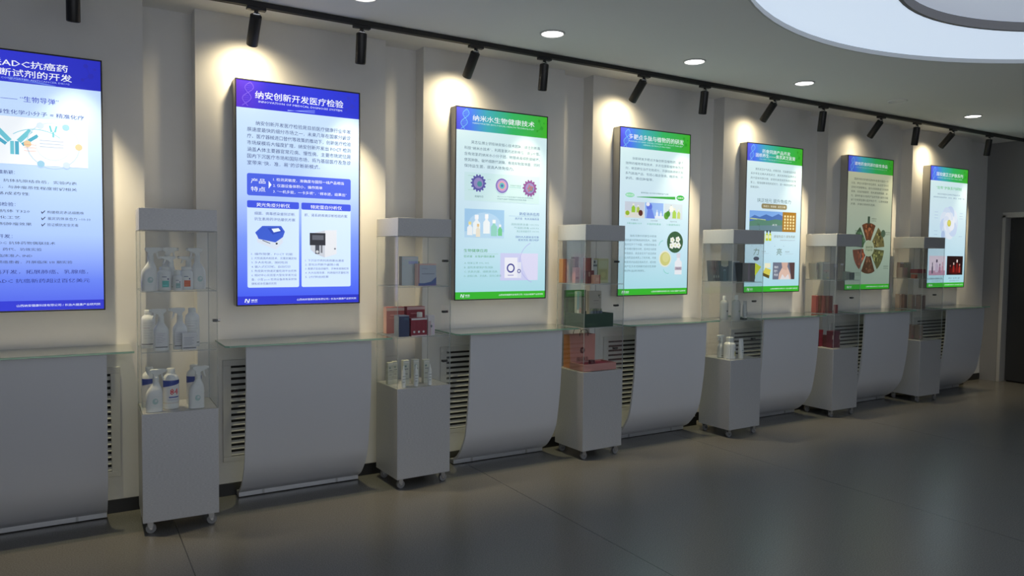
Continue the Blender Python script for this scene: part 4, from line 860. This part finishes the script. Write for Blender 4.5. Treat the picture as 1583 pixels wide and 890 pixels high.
# dark green gift box with its lid standing behind
DG = pm((34, 56, 44), .4)
t = item('gift_box', 'open dark green gift box with white tray on the middle shelf', 'gift box', 3, 'm', .018, .022)
bw, bd, bh, th = .262, .215, .096, .006
mb = MB()
for a in ((0, bw, 0, th), (0, bw, bd-th, bd), (0, th, th, bd-th), (bw-th, bw, th, bd-th)): mb.box(a[0], a[1], a[2], a[3], 0, bh, DG)
mb.box(0, bw, 0, bd, 0, .004, DG); mb.build('tray', t, bevel=.001)
mb = MB(); mb.box(th, bw-th, th, bd-th, .070, .0745, pm((186, 192, 182), .6)); mb.rect(.02, .02+.09, .012, .030, -.0005, pm((44, 66, 50), .4)); mb.build('white_insert', t)
mb = MB(); mb.box(.0, .190, .222, .236, 0, .250, DG); mb.rect(.03, .16, .05, .20, .2215, pm((46, 78, 54), .4)); mb.build('lid', t, bevel=.001)
t3 = .0752
def on_tray(o): o.location.z += t3; return o
on_tray(carton('thin teal and white carton standing in the green gift box', 3, 'm', .060, .160, .040, .028, .170, (124, 132, 124), [(0, .42, .25, 1, (112, 146, 146)), (0, .42, 0, .23, (170, 172, 160)), (.5, .95, .1, .3, (140, 110, 100))]))
on_tray(carton('white carton with a dark plant drawing standing in the green gift box', 3, 'm', .146, .130, .112, .030, .172, (140, 136, 126), [('dot', .80, .80, .06, (70, 74, 62)), ('dot', .86, .72, .04, (84, 88, 74)), (.70, .95, .84, .86, (96, 96, 84)), (.35, .8, .58, .61, (112, 108, 104)), (.35, .7, .47, .49, (120, 116, 110)), (.1, .7, .10, .28, (106, 112, 100))]))
for k in range(4):
    tt = item('ampoule_bottle', ('leftmost', 'second', 'third', 'rightmost')[k]+' small dark bottle in front of the plant-drawing carton', 'bottle', 3, 'm', .128+.027*k, .075, 0, 'small dark bottles in the gift box'); on_tray(tt)
    mb = MB(); mb.lathe([(0, .011), (.002, .012), (.030, .012), (.036, .007)], pm((62, 72, 88), .3), n=18); mb.build('bottle_body', tt)
    mb = MB(); mb.lathe([(.035, .008), (.048, .008), (.050, .006)], pm((84, 92, 78), .4), n=16); mb.build('cap', tt)
# peach shopping bag and pink tray box
PK = pm((168, 118, 108), .55)
t = item('shopping_bag', 'peach paper shopping bag with a red emblem and black handles', 'shopping bag', 3, 'b', .030, .200)
bw, bd, bh = .236, .085, .238; iw = .012
mb = MB(); F0 = [(iw, .0, 0), (bw-iw*.2, 0, 0), (bw, .0, bh), (0, 0, bh)]; B0 = [(iw, bd, 0), (bw-iw*.2, bd, 0), (bw, bd*.8, bh), (0, bd*.8, bh)]
mb.add(F0, [(0, 1, 2, 3)], PK); mb.add(B0, [(3, 2, 1, 0)], PK); mb.add([F0[0], F0[1], B0[1], B0[0]], [(3, 2, 1, 0)], PK)
mb.build('bag_body', t)
for s, (a, b, c, d_) in (('l', (F0[0], F0[3], B0[3], B0[0])), ('r', (F0[1], F0[2], B0[2], B0[1]))):
    dx = .014 if s == 'l' else -.014
    m0 = ((a[0]+d_[0])/2+dx*.3, bd/2, 0); m1 = ((b[0]+c[0])/2+dx, bd*.4, bh)
    mb = MB(); mb.add([a, b, m1, m0, c, d_], [(0, 1, 2, 3), (3, 2, 4, 5)], pm((186, 120, 72) if s == 'l' else (150, 104, 96), .55)); mb.build('gusset', t)
mb = MB(); rc = pm((84, 26, 34), .5); ex, ez = bw*.50, bh*.52
for a in range(8): mb.ell(ex+.016*math.cos(a*PI/4), ez+.016*math.sin(a*PI/4), .008, .008, -.0008, rc, 10)
mb.ell(ex, ez, .009, .020, -.0010, rc); mb.ell(ex, ez-.002, .0035, .013, -.0012, PK)
mb.build('emblem', t)
mb = MB(); text(mb, '固元养生', bw*.29, bh*.20, .034, -.0008, rc, bw*.44, .05); text(mb, '膏', bw*.47, bh*.06, .016, -.0008, rc); mb.build('lettering', t)
for y_ in (0, bd*.8):
    mb = MB(); s = -1 if y_ == 0 else 1; mb.tube([(bw*.38, y_+s*.003, bh-.012), (bw*.38, y_+s*.003, bh+.010), (bw*.42, y_+s*.004, bh+.030), (bw*.54, y_+s*.004, bh+.036), (bw*.66, y_+s*.004, bh+.030), (bw*.70, y_+s*.003, bh+.010), (bw*.70, y_+s*.003, bh-.012)], .0026, M['black']); mb.build('handle', t)
t = item('tray_box', 'flat dusty pink open box with red lining in front of the shopping bag', 'gift box', 3, 'b', .022, .020)
bw, bd, bh = .290, .165, .050; PB = pm((158, 112, 106), .5)
mb = MB()
for a in ((0, bw, 0, .007), (0, bw, bd-.007, bd), (0, .007, .007, bd-.007), (bw-.007, bw, .007, bd-.007)): mb.box(a[0], a[1], a[2], a[3], 0, bh, PB)
mb.box(0, bw, 0, bd, 0, .005, PB); mb.build('tray', t, bevel=.001)
mb = MB(); mb.box(.007, bw-.007, .007, bd-.007, .034, .038, pm((134, 30, 52), .6)); mb.build('red_lining', t)
t = item('cream_jar', 'small dark red jar lying in the pink open box', 'jar', 3, 'b', .150, .095); t.location.z += .0385
mb = MB(); mb.lathe([(0, .022), (.003, .024), (.014, .024), (.017, .021)], pm((84, 30, 36), .3), n=24); mb.build('jar_body', t)
mb = MB(); mb.lathe([(.016, .0225), (.026, .0225), (.028, .020)], pm((70, 24, 32), .35), n=24); mb.build('lid', t)

# --- cabinet 4
DB = 'dark slim leaning boxes'
for k, x in enumerate((.004, .030, .055)):
    carton(('leftmost', 'middle', 'rightmost')[k]+' of three dark brown slim boxes leaning at the left of the top shelf', 4, 't', x+.030, .225, .020, .060, .166, (70, 58, 52), [(.2, .8, .16, .28, (130, 124, 114)), (0, .3, .5, 1, (86, 70, 60))], tilt=-.13, group=DB)
carton('dark teal carton with a pale wavy top panel on the top shelf', 4, 't', .108, .216, .088, .045, .166, (44, 58, 66), [(.0, .92, .74, 1, (140, 146, 136)), ('poly', [(.05, .76), (.3, .70), (.7, .70), (.92, .76), (.92, .82), (.05, .82)], (150, 156, 146)), (.3, .62, .5, .58, (104, 120, 128)), (.3, .75, 0, .48, (54, 76, 86))])
carton('pale blue-grey carton with a bright top edge, middle of the top shelf', 4, 't', .206, .190, .088, .050, .164, (120, 132, 140), [(0, 1, .95, 1, (186, 194, 192)), (.55, .95, .1, .9, (110, 122, 128)), ('dot', .84, .72, .07, (196, 206, 206)), (.8, .96, .0, .5, (70, 88, 98))])
carton('nearly black wedge of a slim box leaning behind the pale blue-grey carton', 4, 't', .256, .120, .020, .060, .150, (40, 46, 52), [(.3, .8, .1, .3, (90, 94, 94))], tilt=-.16)
carton('grey carton with a beige square at the right of the top shelf', 4, 't', .232, .050, .084, .055, .150, (112, 108, 112), [(0, .30, 0, 1, (130, 120, 128)), (.38, .82, .62, .92, (128, 124, 108)), (.38, .82, .05, .5, (116, 112, 104))])
M['clearp'] = glass('clear_bottle_plastic', (.86, .88, .88), .9, .42, (.86, .90, .90))
t1 = capped_bottle('gel_bottle', 'clear bottle with a small dark label, left on the middle shelf, fourth cabinet', 4, 'm', .070, .140, .190, .032, 'clear gel bottles', ('dark', (40, 44, 46)), M['clearp'], capr=.40, cap_h=.16)
t1 = capped_bottle('gel_bottle', 'clear bottle with a green mark, middle of the middle shelf, fourth cabinet', 4, 'm', .130, .072, .198, .034, 'clear gel bottles', ('dark', (84, 100, 84)), M['clearp'], capr=.44, cap_h=.18)
def tube_item(label, cab, lv, x, y, h, w, c, group=None):
    t = item('squeeze_tube', label, 'tube', cab, lv, x, y, 0, group)
    mb = MB(); mb.loft([sring(0, w*.40, w*.40, .022, e=2), sring(0, w*.46, w*.42, h*.35, e=2), sring(0, w*.49, w*.26, h*.7, e=2), sring(0, w*.5, w*.04, h*.96, e=2), sring(0, w*.5, w*.025, h, e=2)], c); mb.build('tube_body', t)
    mb = MB(); mb.lathe([(0, w*.36), (.002, w*.38), (.022, w*.38), (.024, w*.36)], M['cap'], n=24); mb.build('cap', t)
    mb = MB(); mb.rect(-w*.28, w*.28, h*.40, h*.44, -w*.43, pm((140, 150, 152))); mb.rect(-w*.22, w*.18, h*.30, h*.33, -w*.44, pm((120, 126, 130))); mb.build('label_print', t)
tube_item('pale squeeze tube standing on its cap at the right of the middle shelf', 4, 'm', .222, .062, .150, .044, M['clearp'])
carton('flat dark tray-like box beside the pale squeeze tube', 4, 'm', .172, .030, .042, .050, .016, (52, 60, 56))
spray_bottle('white pump bottle at the left of the lowest level, fourth cabinet', 4, 'b', .078, .170, -1, .180, .056, .044, 'round')
capped_bottle('cream_bottle', 'plump white bottle with a yellow side label on the lowest level', 4, 'b', .090, .092, .170, .046, None, ('badge', (168, 160, 96)), capr=.60, cap_h=.20, rz=.55)
tube_item('white squeeze tube right of the plump yellow-label bottle', 4, 'b', .168, .045, .158, .050, M['white'])

# --- cabinet 5
carton('slim white card box leaning at the left of the top shelf, fifth cabinet', 5, 't', .040, .220, .022, .080, .148, (160, 154, 142), [(.2, .9, .6, .8, (146, 132, 126))], tilt=-.14)
carton('largest white carton with a dark dot on the top shelf', 5, 't', .072, .190, .112, .060, .160, (164, 166, 160), [(.1, .9, .88, .98, (186, 188, 180)), ('dot', .5, .40, .05, (110, 108, 104)), (.08, .75, .0, .35, (156, 164, 152)), (.55, .85, .04, .14, (170, 166, 136)), (.1, .8, .44, .54, (168, 156, 152))])
carton('grey-white carton right of the dotted carton', 5, 't', .176, .150, .078, .055, .143, (134, 132, 132), [(.2, .3, .1, .7, (120, 118, 118)), (.6, .7, .1, .6, (120, 118, 118)), (.05, .95, .78, .98, (144, 144, 154))])
carton('slim cream carton with a bright top on the top shelf', 5, 't', .232, .120, .040, .045, .147, (148, 144, 132), [(0, 1, .88, 1, (206, 204, 190))])
carton('small pale green-grey carton on the top shelf, fifth cabinet', 5, 't', .262, .080, .046, .040, .074, (134, 142, 132))
carton('small grey carton at the right end of the top shelf, fifth cabinet', 5, 't', .306, .060, .044, .045, .066, (110, 118, 114), [(.5, 1, 0, 1, (96, 108, 104))])
R5 = 'dark red cartons on the middle shelf'
for k, (x, y, w_, c, c2, nm) in enumerate(((.012, .200, .030, (142, 70, 64), (150, 84, 76), 'leftmost brick-red'), (.044, .185, .026, (96, 64, 50), (110, 76, 60), 'brown second'), (.066, .165, .028, (128, 74, 68), (136, 86, 78), 'dusty red third'), (.090, .130, .060, (92, 62, 60), (112, 44, 48), 'wide dark maroon fourth'))):
    carton(nm+' carton in the red row on the middle shelf, fifth cabinet', 5, 'm', x, y, w_, .05, .156, c, [(.0, .16, 0, 1, c2), (.1, .9, 0, .10, (126, 52, 50)), (.55, .62, 0, 1, c2)], group=R5)
carton('tiny red box at the right end of the red row, middle shelf', 5, 'm', .142, .085, .022, .030, .078, (120, 48, 48))
carton('bright dark-red box on the left of the lowest level, fifth cabinet', 5, 'b', .020, .190, .090, .060, .150, (120, 28, 40), [(0, 1, .86, 1, (136, 24, 40)), (.45, .9, 0, .84, (134, 30, 50)), (0, .35, .0, .84, (64, 40, 42))])
carton('dark maroon box with pale specks on the lowest level, fifth cabinet', 5, 'b', .062, .060, .110, .060, .150, (86, 32, 46), [(0, .1, .5, .75, (170, 158, 146)), (.88, 1, .5, .75, (160, 150, 138)), ('dot', .12, .2, .06, (146, 92, 100)), ('dot', .9, .2, .06, (146, 92, 100)), (.3, .7, .3, .9, (92, 36, 52))])
carton('slim dark red box between the two lowest-level boxes, fifth cabinet', 5, 'b', .078, .130, .030, .040, .108, (76, 30, 36), [(.2, .8, .8, .98, (156, 144, 134))])

# --- cabinet 6
carton('pale pink carton at the left of the top shelf, sixth cabinet', 6, 't', .010, .220, .090, .050, .106, (142, 128, 120), [(.3, 1, .3, 1, (150, 124, 118)), (0, 1, 0, .08, (160, 150, 136))])
carton('taller rosy carton with a white top edge behind the pale pink one', 6, 't', .060, .276, .062, .034, .158, (140, 122, 112), [(.1, 1, .92, 1, (210, 204, 196)), (.2, .9, .4, .7, (126, 100, 92))])
carton('beige carton at the back middle of the top shelf, sixth cabinet', 6, 't', .136, .262, .084, .045, .158, (136, 134, 118), [('dot', .4, .62, .12, (122, 118, 92)), (.1, .9, .9, .97, (150, 150, 138))])
carton('pale grey low carton under the flat red box, top shelf', 6, 't', .096, .110, .130, .075, .052, (120, 116, 106), [(.5, 1, 0, 1, (108, 106, 96))])
o = carton('flat deep red box lying on the pale grey carton, top shelf', 6, 't', .090, .108, .132, .078, .040, (112, 40, 52), [(.55, .75, 0, 1, (136, 70, 76)), (.75, 1, 0, .7, (96, 50, 54))]); o.location.z += .0525
carton('tiny red-orange box at the front of the top shelf, sixth cabinet', 6, 't', .030, .100, .044, .040, .040, (140, 66, 52), [(.25, .8, .15, .5, (100, 50, 40))])
R6 = 'pale cartons on the middle shelf'
for k, (x, y, w_, c, c2, nm) in enumerate(((.006, .235, .034, (140, 124, 112), (120, 104, 92), 'leftmost cream'), (.040, .205, .046, (104, 84, 76), (92, 72, 62), 'brown second'), (.064, .140, .052, (124, 116, 106), (140, 108, 102), 'grey third'), (.094, .075, .090, (110, 94, 92), (122, 110, 98), 'wide mauve fourth'))):
    carton(nm+' carton in the row on the middle shelf, sixth cabinet', 6, 'm', x, y, w_, .045, .140, c, [(.0, .22, 0, 1, c2), (.7, .78, 0, 1, c2), (.05, .95, .94, 1, (150, 142, 132))], group=R6)
for k, (x, y, nm) in enumerate(((.030, .190, 'left'), (.072, .140, 'middle'), (.118, .090, 'right'))):
    carton(nm+' of three pale pinkish cartons on the lowest level, sixth cabinet', 6, 'b', x, y, .068, .045, .144, ((126, 110, 100), (128, 112, 104), (124, 114, 104))[k], [(.05, .95, .95, 1, (156, 148, 136)), (.1, .55, .06, .26, (150, 104, 98)), (.4, .48, .0, .95, (114, 100, 92))], group='pale pinkish cartons')
